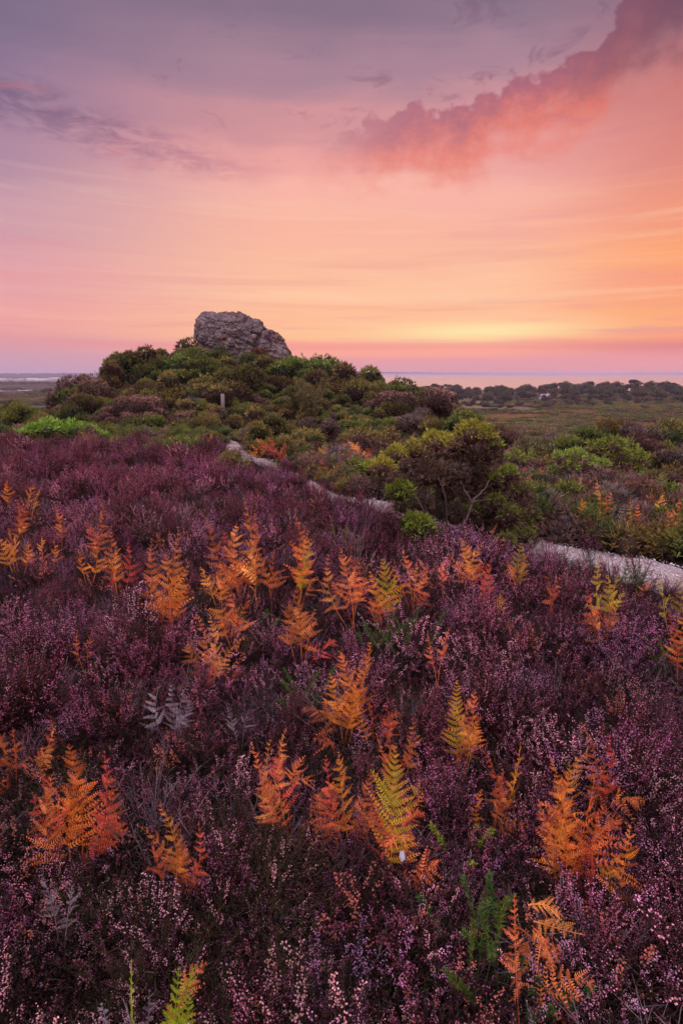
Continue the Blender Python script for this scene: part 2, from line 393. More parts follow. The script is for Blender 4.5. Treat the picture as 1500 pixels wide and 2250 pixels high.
def dpath(x, y):
    x = np.atleast_1d(x); y = np.atleast_1d(y); d = np.full(x.shape, 1e9)
    for (cx, cy), w in zip(PC, PHW): d = np.minimum(d, np.hypot(x - cx, y - cy) - w)
    return d
o_ = np.argsort(PC[:, 0])
def ypath(x): return np.interp(x, np.concatenate([[-40, -3.4], PC[o_, 0][PC[o_, 0] > -2.9], [12]]), np.concatenate([[12.5, 12.5], PC[o_, 1][PC[o_, 0] > -2.9], [PC[0, 1] - .5]]))
def path_mat(q, bs, P):
    n = q.noise(P, 5, 5, .65); n2 = q.noise(P, 60, 3, .6); n3 = q.noise(P, 1.3, 3, .5)
    c = q.mix(n, (.20, .17, .175), (.36, .315, .325)); c = q.mix(q.ss(n2, .54, .66), c, (.58, .54, .55)); c = q.mix(q.m('MULTIPLY', q.ss(n2, .5, .3), .6), c, (.22, .18, .17))
    c = q.mix(q.m('MULTIPLY', q.ss(n3, .45, .62), .75), c, (.17, .125, .11)); c = q.mix(q.m('MULTIPLY', q.ss(q.noise(P, 11, 5, .7), .52, .64), .7), c, (.13, .095, .085))
    q.put(bs.inputs['Base Color'], c); bump(q, bs, q.m('ADD', n, q.m('MULTIPLY', n2, .5)), .9, .03)
M_PATH = proc_mat('path', path_mat, .95, .1)
def build_path():
    T = unit(np.gradient(PC, axis=0)); N = np.stack([-T[:, 1], T[:, 0]], 1); k = 9
    s = np.linspace(-1, 1, k); off = PHW[:, None] * s[None] * (1 + .45 * (fbm(np.arange(len(PC))[:, None] * .23 + 0 * s, np.sign(s)[None] * 5 + 0 * PHW[:, None], 31, 2) - .5) * 2)
    XY = PC[:, None] + N[:, None] * off[..., None]
    Z = hgt(XY[..., 0], XY[..., 1]) + .03 - .05 * np.abs(s)[None] ** 6
    V = np.concatenate([XY, Z[..., None]], -1).reshape(-1, 3); n = len(PC)
    i = np.arange(n - 1)[:, None] * k; j = np.arange(k - 1)[None]
    F = np.stack([i + j, i + k + j, i + k + j + 1, i + j + 1], -1).reshape(-1, 4)
    g = G(); g.add(V, F, (.5, .5, .5)); tag(g.build('path', M_PATH, None, True), kind='structure')
build_path()

# ------------------------------------------------------------------ sea, lagoons, far shores
def sea_mat(q, bs, P):
    q.put(bs.inputs['Base Color'], (.15, .065, .08, 1)); bs.inputs['Roughness'].default_value = .33; bs.inputs['IOR'].default_value = 1.33  # pink base stands in for salmon sky reflected by the waves
    bs.inputs['Specular IOR Level'].default_value = .42
    mp = q.n('ShaderNodeMapping'); q.put(mp.inputs['Vector'], P); mp.inputs['Scale'].default_value = (.03, .09, .05)
    bump(q, bs, q.noise(mp.outputs[0], 1, 6, .6), .35, 3.0)
M_SEA = proc_mat('sea_water', sea_mat, .2, .5)
def sheet(name, poly, z, mat):
    me = bpy.data.meshes.new(name); me.from_pydata([(x, y, z) for x, y in poly], [], [list(range(len(poly)))]); me.materials.append(mat); me.update()
    o = bpy.data.objects.new(name, me); sc.collection.objects.link(o); return tag(o, kind='structure')
sheet('sea', [(-60, 600), (700, 250), (30000, 1000), (30000, 44000), (-3000, 44000)], -16.0, M_SEA)
def lagoon_mat(q, bs, P):
    q.put(bs.inputs['Base Color'], (.06, .05, .06, 1)); bs.inputs['IOR'].default_value = 1.33; bump(q, bs, q.noise(P, .4, 4, .6), .03, .2)
M_LAGOON = proc_mat('lagoon_water', lagoon_mat, .06, .5)
def lagoon(pts, z=-13.2):
    P = [hit_plane(u, v, z) for u, v in pts]; return sheet('lagoon', P, z, M_LAGOON)
def hit_plane(u, v, z):
    d = ray(u, v); t = (z - EYE) / d[2]; return (d[0] * t, d[1] * t)
lagoon([(-120, 859), (-40, 860.5), (30, 859.5), (75, 858.5), (78, 856), (40, 855), (0, 855), (-60, 854.5), (-140, 855)], -13.55)
lagoon([(-100, 842), (0, 842), (40, 841), (54, 840.5), (50, 839.4), (0, 839.6), (-100, 839.4)], -13.55)
lagoon([(135, 840), (160, 840.6), (190, 840.2), (230, 840.2), (230, 837.6), (190, 837.4), (160, 837.8)], -13.55)
lagoon([(-60, 881.5), (6, 880.8), (10, 879.6), (0, 878.6), (-60, 878.8)], -13.2)

def hill_mat(q, bs, P):
    q.put(bs.inputs['Base Color'], q.mix(q.noise(P, .012, 5, .7), (.03, .035, .045), (.10, .095, .10)))
M_HILL = proc_mat('far_hills', hill_mat, .95, .05)
def ridge_band(name, u0, u1, Y, base, topfn, depth, n=160):
    us = np.linspace(u0, u1, n); g = G(); rows = []
    for kk, (fy, fz) in enumerate([(0, 0), (.25, .6), (.6, .95), (1, 1), (1.6, .7), (2.4, 0)]):
        Yk = Y + depth * fy; X = (us - 750) / FPX * (Yk / (CP + .243 * SP)); top = topfn(us)
        nz = (fbm(us * .15, us * 0 + kk, 51, 4) - .5) * .35
        Z = base + (top - base) * np.clip(fz + (nz * fz), 0, 1.25); rows.append(np.stack([X, 0 * X + Yk, Z], 1))
    V = np.concatenate(rows); i = np.arange(5)[:, None] * n; j = np.arange(n - 1)[None]
    g.add(V, np.stack([i + j, i + j + 1, i + n + j + 1, i + n + j], -1).reshape(-1, 4), (.1, .1, .1))
    return tag(g.build(name, M_HILL, None, False), kind='structure')
ridge_band('hills', -700, 420, 2600, -14, lambda u: 3.5 + 2.2 * fbm(u * .02, u * 0, 61, 3), 700, 420)
ridge_band('far_coast', 640, 1180, 12500, -17, lambda u: np.interp(u, [640, 860, 930, 1010, 1180], [34, 36, 26, 20, 2]) + 3 * fbm(u * .05, u * 0, 63, 3), 1200, 200)
ridge_band('far_coast', 1300, 1900, 15000, -17, lambda u: np.interp(u, [1300, 1400, 1500, 1900], [2, 19, 26, 40]), 1500, 120)

# ------------------------------------------------------------------ the boulder
RCX, RCV = 535, 748
ROCK_OUT = [(430, 738), (434, 722), (437, 704), (447, 697), (456, 691), (474, 689), (484, 694), (500, 694), (525, 692), (541, 696), (556, 703), (571, 709), (583, 721), (588, 727),
            (596, 726), (606, 730), (617, 741), (626, 757), (636, 770), (645, 786), (652, 808), (640, 850), (600, 856), (530, 852), (478, 840), (444, 800), (437, 768), (432, 752)]
def rock_mat(q, bs, P):
    n1 = q.noise(P, 1.1, 7, .68, .6); n2 = q.noise(P, 6, 6, .7); n3 = q.noise(P, .5, 4, .5, 1.0)
    c = q.mix(q.ss(n1, .3, .7), (.060, .046, .044), (.23, .19, .195)); c = q.mix(q.m('MULTIPLY', q.ss(n2, .55, .66), .75), c, (.36, .33, .335)); c = q.mix(q.m('MULTIPLY', q.ss(q.noise(P, 3.3, 5, .7, 1.2), .58, .64), .7), c, (.28, .25, .17))
    c = q.mix(q.m('MULTIPLY', q.ss(n3, .52, .66), .7), c, (.12, .058, .042))
    c = q.mix(q.m('MULTIPLY', q.ss(q.noise(P, 2.4, 6, .7), .58, .68), .8), c, (.035, .025, .022))
    q.put(bs.inputs['Base Color'], c); bump(q, bs, q.m('ADD', n2, q.m('MULTIPLY', q.noise(P, 22, 4, .6), .5)), .9, .12)
M_ROCK = proc_mat('sandstone', rock_mat, .92, .15)
def build_rock():
    import bmesh
    c, t = at(RCX, RCV, 44.0); s = t / FPX * 1.0
    ang = []; rad = []
    for u, v in ROCK_OUT: ang.append(math.atan2(RCV - v, u - RCX)); rad.append(math.hypot(u - RCX, v - RCV) * s)
    o = np.argsort(ang); ang = np.array(ang)[o]; rad = np.array(rad)[o]
    ang = np.concatenate([ang - 2 * np.pi, ang, ang + 2 * np.pi]); rad = np.tile(rad, 3)
    bm = bmesh.new(); bmesh.ops.create_icosphere(bm, subdivisions=7, radius=1.0)
    for vt in bm.verts:
        d = vt.co.normalized(); th = math.atan2(d.z, d.x); R = float(np.interp(th, ang, rad))
        pl = max(1 - abs(d.y) ** 2.4, 0) ** (1 / 2.4)
        hx = math.hypot(d.x, d.z) + 1e-6; p = Vector((d.x / hx * R * pl, d.y * 2.6, d.z / hx * R * pl))
        qx, qz = p.x, p.z
        n = mn.fractal(p * .55 + Vector((3, 1, 7)), .9, 2.1, 6) * .12 + .10
        strat = mn.noise(Vector((p.x * .25 + p.z * .35, p.y * .3, (p.z + p.x * .38) * 2.4 + mn.noise(p * .9) * .7)))   # tilted beds
        crk = mn.ridged_multi_fractal(p * .85 + Vector((9, 2, 4)), .9, 2.2, 4, 1.0, 2.0)
        vd = mn.voronoi(p * 1.15 + Vector((2, 8, 1)))[0]; cell = min(vd[1] - vd[0], .25) / .25
        fine = mn.fractal(p * 3.2, .7, 2.2, 5) * .11
        vs = mn.voronoi(p * 2.9 + Vector((5, 1, 3)))[0]; fine -= (1 - min(vs[1] - vs[0], .2) / .2) * .085
        fine += (mn.cell(p * 1.7 + Vector((.3, .1, .7))) if False else 0)
        disp = n + strat * .05 - max(crk - 1.2, 0) * .15 - (1 - cell) * .13 + fine
        if d.y < .35:
            # joint that parts the right lobe
            dl = (qx - 1.85) * .80 + (qz - .75) * -.35; wv = mn.noise(p * 1.4) * .18
            if qz > -.9: disp -= .42 * math.exp(-((dl + wv) / .12) ** 2)
            # undercut on the lower left with a lip below it
            lx = qz + .55 + (qx + 2.6) * .42 + mn.noise(p * 1.1) * .12
            disp -= .42 * math.exp(-(lx / .20) ** 2) * max(0, min(1, (-.9 - qx) / 1.3))
            lx2 = qz - .25 + (qx + 1) * .38 + mn.noise(p * 1.3) * .2
            disp -= .12 * math.exp(-(lx2 / .12) ** 2) * max(0, min(1, (1.6 - abs(qx + .2))))
        p += d * disp * .9 if pl > .3 else d * disp
        vt.co = p
    me = bpy.data.meshes.new('boulder'); bm.to_mesh(me); bm.free(); me.materials.append(M_ROCK)
    ob = bpy.data.objects.new('boulder', me); sc.collection.objects.link(ob); ob.location = c
    tag(ob, 'huge grey weathered sandstone boulder standing on top of the mound', 'boulder')
    return c, s
ROCK_C, ROCK_S = build_rock()

# ------------------------------------------------------------------ gorse
GREEN = np.array((.15, .175, .040)); OLIVE = np.array((.20, .165, .05)); BROWN = np.array((.18, .108, .086)); LIME = np.array((.33, .36, .05))
GREYB = np.array((.20, .155, .14)); FRESH = np.array((.20, .32, .04)); RUST = np.array((.22, .085, .045)); DKGREEN = np.array((.055, .075, .024))
def clump(g, c, rad, n, L, W, top, low, r, cap=.1, core=True, tuft=3, squash=1.0):
    """a rounded cushion of spiny shoots: live growth on top, old below; some bushes also carry painted top light and shade"""
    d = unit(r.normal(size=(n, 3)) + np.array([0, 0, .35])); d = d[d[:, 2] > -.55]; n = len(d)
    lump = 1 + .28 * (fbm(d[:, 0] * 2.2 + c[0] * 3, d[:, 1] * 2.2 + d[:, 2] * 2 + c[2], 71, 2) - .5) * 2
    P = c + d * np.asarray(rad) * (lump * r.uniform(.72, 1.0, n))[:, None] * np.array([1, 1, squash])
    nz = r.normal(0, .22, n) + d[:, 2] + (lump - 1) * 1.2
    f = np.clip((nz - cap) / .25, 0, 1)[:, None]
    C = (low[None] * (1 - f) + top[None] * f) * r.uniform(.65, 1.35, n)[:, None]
    for k in range(tuft):
        D = d + r.normal(0, .55, (n, 3)) + np.array([0, 0, .25]); spikes(g, P, D, L * r.uniform(.6, 1.3, n), W, C, r)
    if core:
        th = np.linspace(0, 2 * np.pi, 10, endpoint=False); ph = np.linspace(-1.2, 1.45, 6)
        V = np.array([[math.cos(p) * math.cos(a), math.cos(p) * math.sin(a), math.sin(p)] for p in ph for a in th]) * np.asarray(rad) * .50 * np.array([1, 1, squash])
        V = c + V * (1 + .25 * (fbm(V[:, 0] * 9, V[:, 2] * 9 + V[:, 1] * 7, 5, 2) - .5)[:, None])
        F = [[i * 10 + j, i * 10 + (j + 1) % 10, (i + 1) * 10 + (j + 1) % 10, (i + 1) * 10 + j] for i in range(5) for j in range(10)]
        g.add(V, F, low * .45)
def gorse_variant(seed, top, low, lo=2, hi=5, n=240, size=1.0, cap=.0, leggy=.0):
    r = np.random.default_rng(seed); g = G()
    for k in range(r.integers(lo + 2, hi + 4)):
        a = r.uniform(0, 6.28); dd = r.uniform(.1, .72) * size; rr = r.uniform(.26, .44) * size
        c = np.array([math.cos(a) * dd, math.sin(a) * dd, r.uniform(.15, .95) * size * (1 - dd * .45)])
        clump(g, c, rr, int(n * 1.7), .085, .0135, top * r.uniform(.65, 1.6), low * .6, r, cap + .22, True, 3, .95)  # lower growth darkened and bright cap narrowed: shaded gaps painted into the colour
    # a few leggy shoots that break the outline
    m = 12; a = r.uniform(0, 6.28, m); dd = r.uniform(0, .6, m) * size
    P = np.stack([np.cos(a) * dd, np.sin(a) * dd, .75 * size + r.uniform(-.2, .1, m)], 1)
    for i in range(m):
        L = r.uniform(.08, .24) * size; D = unit(np.array([math.cos(a[i]) * .5, math.sin(a[i]) * .5, 1.2]) + r.normal(0, .25, 3))
        t = np.linspace(0, 1, 12)[:, None]; S = P[i] + D * t * L
        spikes(g, np.repeat(S, 2, 0), np.repeat(D[None], 24, 0) + r.normal(0, .8, (24, 3)), .06, .010, top * r.uniform(.8, 1.25), r)
    return g.mesh('gorse_bush', M_GORSE)
GV = {'dark green': [gorse_variant(101 + i, GREEN * .82, DKGREEN * .75, cap=.08) for i in range(4)],
      'olive green': [gorse_variant(111 + i, OLIVE * .72, BROWN * .5, cap=.08) for i in range(3)],
      'brown': [gorse_variant(121 + i, BROWN * 1.1, BROWN * .7, cap=.3) for i in range(2)],
      'bright green': [gorse_variant(131 + i, np.array((.11, .16, .035)), DKGREEN) for i in range(2)],
      'rust brown': [gorse_variant(141, RUST, BROWN * .8)]}
BIRCH_XY = hit(682, 932, .25)[0][:2]
POST_XY = hit(489, 893, .28)[0][:2]
def mound_bushes():
    r = np.random.default_rng(19); pts = []
    tries = 0
    while len(pts) < 285 and tries < 90000:
        tries += 1
        y = r.uniform(15.5, 46.5); x = r.uniform(-26, 14) * (y / 44 * .75 + .25)
        zc = float(ridge(x))
        if x > 10.5 or y < 13: continue
        if float(hgt(x, y)) < -7: continue
        sz = r.uniform(.65, 1.5) * (.66 + .68 * smooth((y - 16) / 18))
        if dpath(x, y)[0] < .55: continue
        if math.hypot(x - POST_XY[0], y - POST_XY[1]) < 1.2 or (abs(x - POST_XY[0] * y / POST_XY[1]) < .8 and 18 < y < POST_XY[1]): continue
        if abs(x - BIRCH_XY[0] * y / BIRCH_XY[1]) < 1.2 and 20 < y < BIRCH_XY[1] + .6: continue
        if abs(x - ROCK_C[0]) < 3.4 and 41.2 < y < 47: continue
        low = (y < 24 and -2.5 < x < 7)                       # bracken and heather at the foot, few bushes
        if low and r.random() < .25: continue
        if any((x - a) ** 2 + (y - b) ** 2 < (.60 * (sz + c) / 2 * 1.25) ** 2 for a, b, c in pts): continue
        pts.append((x, y, sz))
    protos = {}
    for (x, y, sz) in pts:
        if y > 36 and x > -5: sz *= .78
        nn = float(fbm(x / 4, y / 6, 77, 2)); u = r.random()
        if y > 39 and x < 0: kind = 'dark green' if u < .75 else 'olive green'
        elif x > 1: kind = 'olive green' if u < .38 else ('dark green' if u < .92 else 'brown')
        elif nn > .55: kind = 'olive green' if u < .45 else ('brown' if u < .6 else 'dark green')
        else: kind = 'dark green' if u < .5 else ('bright green' if u < .68 else ('olive green' if u < .92 else 'rust brown'))
        me = random.choice(GV[kind])
        if kind not in protos:
            o = bpy.data.objects.new('gorse_bush', me); protos[kind] = o
        else:
            o = protos[kind].copy(); o.data = me
        sc.collection.objects.link(o)
        o.location = (x, y, float(hgt(x, y)) - .12); o.rotation_euler = (r.uniform(-.12, .12), r.uniform(-.12, .12), r.uniform(0, 6.28))
        if math.hypot(x - ROCK_C[0], (y - 42) * .8) < 5.2: sz *= .62
        wx = 1.0 if x * 42 / y < -14.5 else 1.5
        o.scale = (sz * r.uniform(.95, wx), sz * r.uniform(.95, wx), sz * r.uniform(.85, 1.25))
        where = 'on the left half of the mound' if x < -8 else ('on the mound in front of the boulder' if x < 0 else 'on the right shoulder of the mound')
        tag(o, f'{kind} gorse bush in the thicket {where}', 'gorse bush', f'{kind} gorse bushes {where}')
mound_bushes()

def px_bush(name, label, clumps, Y, dy=.0, L=.045, W=.008, dens=1.0, cat='gorse bush', group=None, seed=1, trunk=True, mat=None):
    """a bush nearer the camera: clumps given by where they show in the photo, at depth Y (metres)"""
    r = np.random.default_rng(seed); us = [c[0] for c in clumps]
    base, _ = at(sum(us) / len(us), 1000, Y); base[2] = float(hgt(base[0], Y)) - .03
    root = empty(name, base); tag(root, label, cat, group)
    parts = {}
    for (u, v, rp, top, low, cap) in clumps:
        yy = Y + r.uniform(-1, 1) * dy - (dy * 1.1 if cap < .02 and dy < .3 and dy > .25 else 0); c, t = at(u, v, yy); rad = rp * t / FPX
        key = 'dead_foliage' if cap > .5 else 'green_foliage'
        g = parts.setdefault(key, G()); n = int(dens * 8500 * rad * rad / (L / .045) ** 2) + 80
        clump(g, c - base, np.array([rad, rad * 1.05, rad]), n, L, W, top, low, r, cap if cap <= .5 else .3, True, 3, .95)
    for k, g in parts.items(): g.build(k, M_GORSE, root)
    if trunk:
        g = G(); 
        for (u, v, rp, *_), i in zip(clumps, range(99)):
            c, t = at(u, v, Y); e = c - base - np.array([0, 0, .0]); s = np.array([r.normal(0, .05), r.normal(0, .05), -.05])
            tube(g, bez(s, (s + e) / 2 + np.array([0, 0, -.12 * np.linalg.norm(e)]), e, 6), np.linspace(.016, .006, 6) * (Y / 5) ** .5, (.10, .08, .07), 5)
        g.build('trunk', M_BARK, root)
    return root

# the big straggling gorse beside the path
HG = []
for (u, v, rp) in [(836, 1028, 22), (866, 1002, 22), (912, 990, 22), (955, 975, 26), (992, 978, 22), (1036, 956, 30), (1070, 962, 22)]: HG.append((u, v + 3, rp * 1.3, LIME, BROWN, -.05))
for (u, v, rp) in [(815, 1035, 20), (1092, 1062, 26), (1116, 1046, 24), (878, 1086, 26), (1040, 1126, 22), (920, 1165, 30), (945, 1180, 24), (1120, 1136, 28), (1148, 1160, 28), (1108, 1192, 22), (1090, 1108, 24), (905, 1150, 20), (1148, 1082, 24), (1160, 1138, 28), (1150, 1182, 26), (1085, 985, 20)]: HG.append((u, v, rp * (1.25 if u < 960 else 1.0), (FRESH * .9 if u < 960 or v < 1080 else np.array((.15, .19, .045))), (DKGREEN if u < 960 else BROWN * .6), (-.1 if u < 960 else .016)))
for (u, v, rp) in [(856, 1036, 36), (900, 1026, 38), (945, 1010, 40), (1000, 1010, 44), (1045, 1000, 46), (1074, 1006, 34), (1036, 1050, 46), (1080, 1070, 36), (975, 1052, 38), (915, 1060, 30), (1070, 1120, 44), (1100, 1100, 34),
                   (1060, 1160, 46), (1095, 1150, 40), (840, 1058, 28), (870, 1072, 32), (1120, 1085, 30), (945, 1045, 40), (990, 1065, 40), (1050, 1090, 42), (1118, 1062, 36), (1138, 1108, 36), (1128, 1150, 40), (1095, 1185, 34), (1090, 1040, 34), (1020, 1020, 40), (1130, 1105, 28), (1128, 1170, 30)]: HG.append((u, v, rp, BROWN * 1.15, BROWN * .75, .6))
for (u, v, rp) in [(925, 1108, 30), (960, 1130, 34), (1000, 1140, 30), (890, 1118, 26), (985, 1090, 30), (1008, 1044, 26)]: HG.append((u, v, rp, GREYB, BROWN * .8, .6))
hero = px_bush('gorse_bush', 'big straggling gorse with yellow-green tops over dead brown growth beside the path', HG, 4.95, .28, .036, .0055, 1.25, seed=3, trunk=False)
def branch(pts, r0, r1, Y=4.72, parent=hero):
    g = G(); P = np.array([at(u, v, Y + dy)[0] for u, v, dy in pts]) - np.array(parent.location)
    t = np.linspace(0, 1, len(P)); tt = np.linspace(0, 1, len(P) * 4); P = np.stack([np.interp(tt, t, P[:, i]) for i in range(3)], 1)
    P[1:-1] = (P[:-2] + P[1:-1] * 2 + P[2:]) / 4; P += np.random.default_rng(int(r0 * 1e5)).normal(0, .004, P.shape)
    tube(g, P, np.linspace(r0, r1, len(P)) * .8, (.115, .088, .082), 6); return g.build('branch', M_BARK, parent, True)
branch([(1000, 1215, .1), (985, 1182, 0), (1010, 1168, -.05), (1030, 1130, -.1), (1036, 1102, -.1), (1062, 1078, -.05), (1075, 1055, .0)], .021, .008)
branch([(1036, 1104, -.1), (1022, 1082, -.1), (1015, 1060, 0)], .012, .006)
branch([(1038, 1102, -.1), (1060, 1098, -.12), (1075, 1098, -.1)], .007, .003)
branch([(1000, 1215, .1), (1014, 1195, -.02), (1012, 1172, -.06)], .011, .006)
branch([(960, 1200, .1), (938, 1150, -.05), (926, 1112, -.1), (905, 1075, 0)], .012, .005)
branch([(985, 1190, .1), (978, 1090, -.12), (965, 1055, -.12), (955, 1022, 0)], .011, .004)
branch([(985, 1182, 0), (965, 1168, -.1), (935, 1160, -.1)], .008, .003)
branch([(985, 1182, 0), (960, 1140, -.12), (930, 1120, -.12)], .008, .003)

C_ = lambda l, top, low, cap: [(u, v, rp, top, low, cap) for u, v, rp in l]
MOSS = np.array((.27, .33, .06))
px_bush('gorse_bush', 'rounded mossy-green gorse cushion above rusty bracken right of the big gorse', C_([(1345, 985, 28), (1310, 990, 24), (1375, 990, 26), (1400, 1012, 24), (1355, 1010, 30), (1390, 1035, 26), (1330, 1012, 24), (1300, 1005, 20)], MOSS, BROWN, -.2) + C_([(1330, 1035, 26), (1365, 1045, 24)], BROWN, BROWN * .7, .6), 7.3, .2, .05, .008, 1.0, seed=11)
px_bush('gorse_bush', 'low mossy-green gorse with brown underside just left of the rounded cushion', C_([(1235, 1012, 22), (1265, 1008, 24), (1290, 1020, 22), (1320, 1030, 22), (1250, 1030, 24), (1218, 1040, 18)], MOSS * .9, BROWN, -.05) + C_([(1270, 1045, 22), (1300, 1048, 20)], BROWN, BROWN * .7, .6), 6.9, .2, .05, .008, 1.0, seed=12)
px_bush('gorse_bush', 'small domed olive-green bush alone in the heather left of the path', C_([(488, 1030, 26), (520, 1030, 30), (505, 1015, 24), (470, 1040, 20), (540, 1042, 22), (512, 1050, 26)], OLIVE * 1.15, DKGREEN, .1), 9.0, .15, .06, .009, .9, seed=13)
px_bush('gorse_bush', 'spreading bright green gorse at the left edge of the heather', C_([(45, 968, 24), (75, 958, 28), (105, 950, 30), (130, 958, 32), (165, 952, 30), (195, 955, 24), (60, 975, 26), (100, 975, 24), (222, 962, 18)], FRESH * 1.05, DKGREEN, .0), 13.2, .5, .10, .014, 1.0, seed=14)
px_bush('gorse_bush', 'low bright green gorse strip at the heather edge left of the path', C_([(345, 982, 18), (375, 985, 18), (400, 980, 20), (430, 985, 20), (455, 990, 16), (330, 990, 14)], np.array((.17, .22, .04)), DKGREEN, .0), 12.2, .4, .09, .013, 1.0, seed=15)
px_bush('gorse_bush', 'dark olive bush behind the rounded gorse cushion near the right edge', C_([(1330, 955, 34), (1365, 955, 32), (1300, 968, 26), (1345, 975, 36)], OLIVE * .8, DKGREEN, .1), 11.5, .4, .09, .013, .9, seed=16)
px_bush('gorse_bush', 'tall dark olive bush at the right edge beyond the path', C_([(1430, 968, 34), (1470, 962, 40), (1510, 960, 40), (1450, 995, 36), (1500, 1000, 40)], OLIVE * .75, DKGREEN, .1), 10.8, .4, .09, .013, .9, seed=17)
px_bush('gorse_bush', 'grey-green feathery bush between the big gorse and the low mossy gorse', C_([(1150, 985, 22), (1185, 985, 22), (1170, 1000, 26), (1205, 995, 18)], np.array((.13, .13, .06)), OLIVE * .7, .0), 9.2, .3, .07, .011, .9, seed=18)
px_bush('gorse_bush', 'leafy green gorse shoots low at the right edge just across the path', C_([(1470, 1165, 26), (1500, 1175, 30), (1445, 1185, 20), (1490, 1195, 26)], np.array((.10, .15, .04)), DKGREEN, .0), 5.3, .15, .038, .005, .9, seed=19)
px_bush('gorse_bush', 'dark green gorse sprouting between rusty ferns right of the big gorse', C_([(1185, 1090, 18), (1195, 1120, 20), (1180, 1145, 18), (1205, 1145, 16)], np.array((.06, .11, .035)), DKGREEN, .0), 5.6, .15, .05, .007, .9, seed=20)
px_bush('gorse_bush', 'dark scrubby gorse mass between path and big gorse with pale fern before it', C_([(640, 1028, 24), (670, 1035, 24), (700, 1040, 24), (650, 1048, 22), (690, 1055, 20), (730, 1048, 22)], np.array((.075, .10, .032)), BROWN * .8, .0), 8.6, .3, .06, .009, .9, seed=21)
px_bush('gorse_bush', 'brown and green gorse beyond the big gorse on its left', C_([(830, 975, 26), (790, 965, 26), (760, 975, 22), (855, 960, 22)], OLIVE, BROWN, .1), 9.8, .4, .07, .011, .9, seed=22)
px_bush('gorse_bush', 'dense green gorse hummock at the far path edge below the golden bracken', C_([(1225, 1125, 20), (1205, 1105, 18), (1250, 1118, 18)], np.array((.15, .20, .045)), DKGREEN, .0), 5.7, .15, .05, .007, .9, seed=31)
px_bush('gorse_bush', 'brown-tipped gorse mass filling the gap right of the dead grey tangle', C_([(1440, 1060, 26), (1475, 1050, 30), (1505, 1065, 28), (1460, 1085, 24), (1425, 1085, 20)], OLIVE * .9, BROWN * .8, .15), 6.6, .2, .05, .007, .9, seed=32)
px_bush('gorse_bush', 'olive gorse hump in front of the tall dark bush at the right edge', C_([(1440, 1020, 26), (1475, 1015, 28), (1420, 1035, 22), (1505, 1025, 30)], OLIVE, DKGREEN, .05), 8.0, .2, .06, .009, .9, seed=33)
px_bush('gorse_bush', 'small lime-tipped gorse behind the big gorse on its right', C_([(1130, 1010, 20), (1155, 1018, 20), (1110, 1020, 18)], np.array((.26, .28, .05)), BROWN, .0), 7.4, .2, .05, .008, .9, seed=34)
px_bush('gorse_bush', 'greyish dead gorse tangle under the rounded cushion right of the path', C_([(1375, 1065, 22), (1350, 1068, 20), (1400, 1062, 20), (1365, 1085, 18)], GREYB, BROWN * .8, .6), 6.3, .15, .05, .006, .8, seed=23)

def cushions():
    r = np.random.default_rng(211)
    kinds = {'olive': (OLIVE, DKGREEN * .7, .12), 'brown': (BROWN * .9, BROWN * .5, .3), 'green': (np.array((.15, .20, .045)), DKGREEN * .7, .1), 'grey-brown': (GREYB * .8, BROWN * .55, .25)}
    spots = [(1120, 1060, 8.2), (1150, 1045, 8.6), (1195, 1060, 7.0), (1215, 975, 10.5), (1130, 965, 11), (1085, 955, 11.5), (1255, 985, 9.6), (1290, 960, 10.4), (1390, 960, 10.2), (1420, 985, 9.0), (1410, 1065, 7.0), (1480, 1100, 6.0), (1510, 1130, 5.6), (1440, 1120, 6.0),
             (1300, 1075, 6.6), (1330, 1095, 6.0), (1240, 1070, 6.7), (1195, 1030, 8.0), (760, 1035, 8.4), (720, 990, 10), (680, 975, 11.2), (790, 1000, 9.4), (640, 990, 10.6), (590, 985, 11), (850, 945, 12), (900, 940, 12), (950, 945, 11), (560, 960, 12.5), (1005, 940, 12), (700, 950, 12.8), (610, 945, 13.2), (1485, 1010, 7.6), (1360, 1125, 5.6)]
    for i, (u, v, Y) in enumerate(spots):
        k = list(kinds)[int(r.choice(4, p=[.34, .26, .24, .16]))]; top, low, cap = kinds[k]; R = r.uniform(20, 30)
        cl = [(u + r.normal(0, R * .8), v + r.normal(0, R * .35), R * r.uniform(.6, 1.0), top * r.uniform(.75, 1.3), low, cap) for _ in range(6)]
        where = 'in the scrub right of the big gorse' if u > 1000 else 'in the scrub between the path and the mound'
        px_bush('gorse_bush', f'{k} gorse cushion {where}', cl, Y, .25, .042 + .002 * Y, .006 + .0003 * Y, .62, group=f'{k} gorse cushions {where}', seed=220 + i, trunk=False)
cushions()
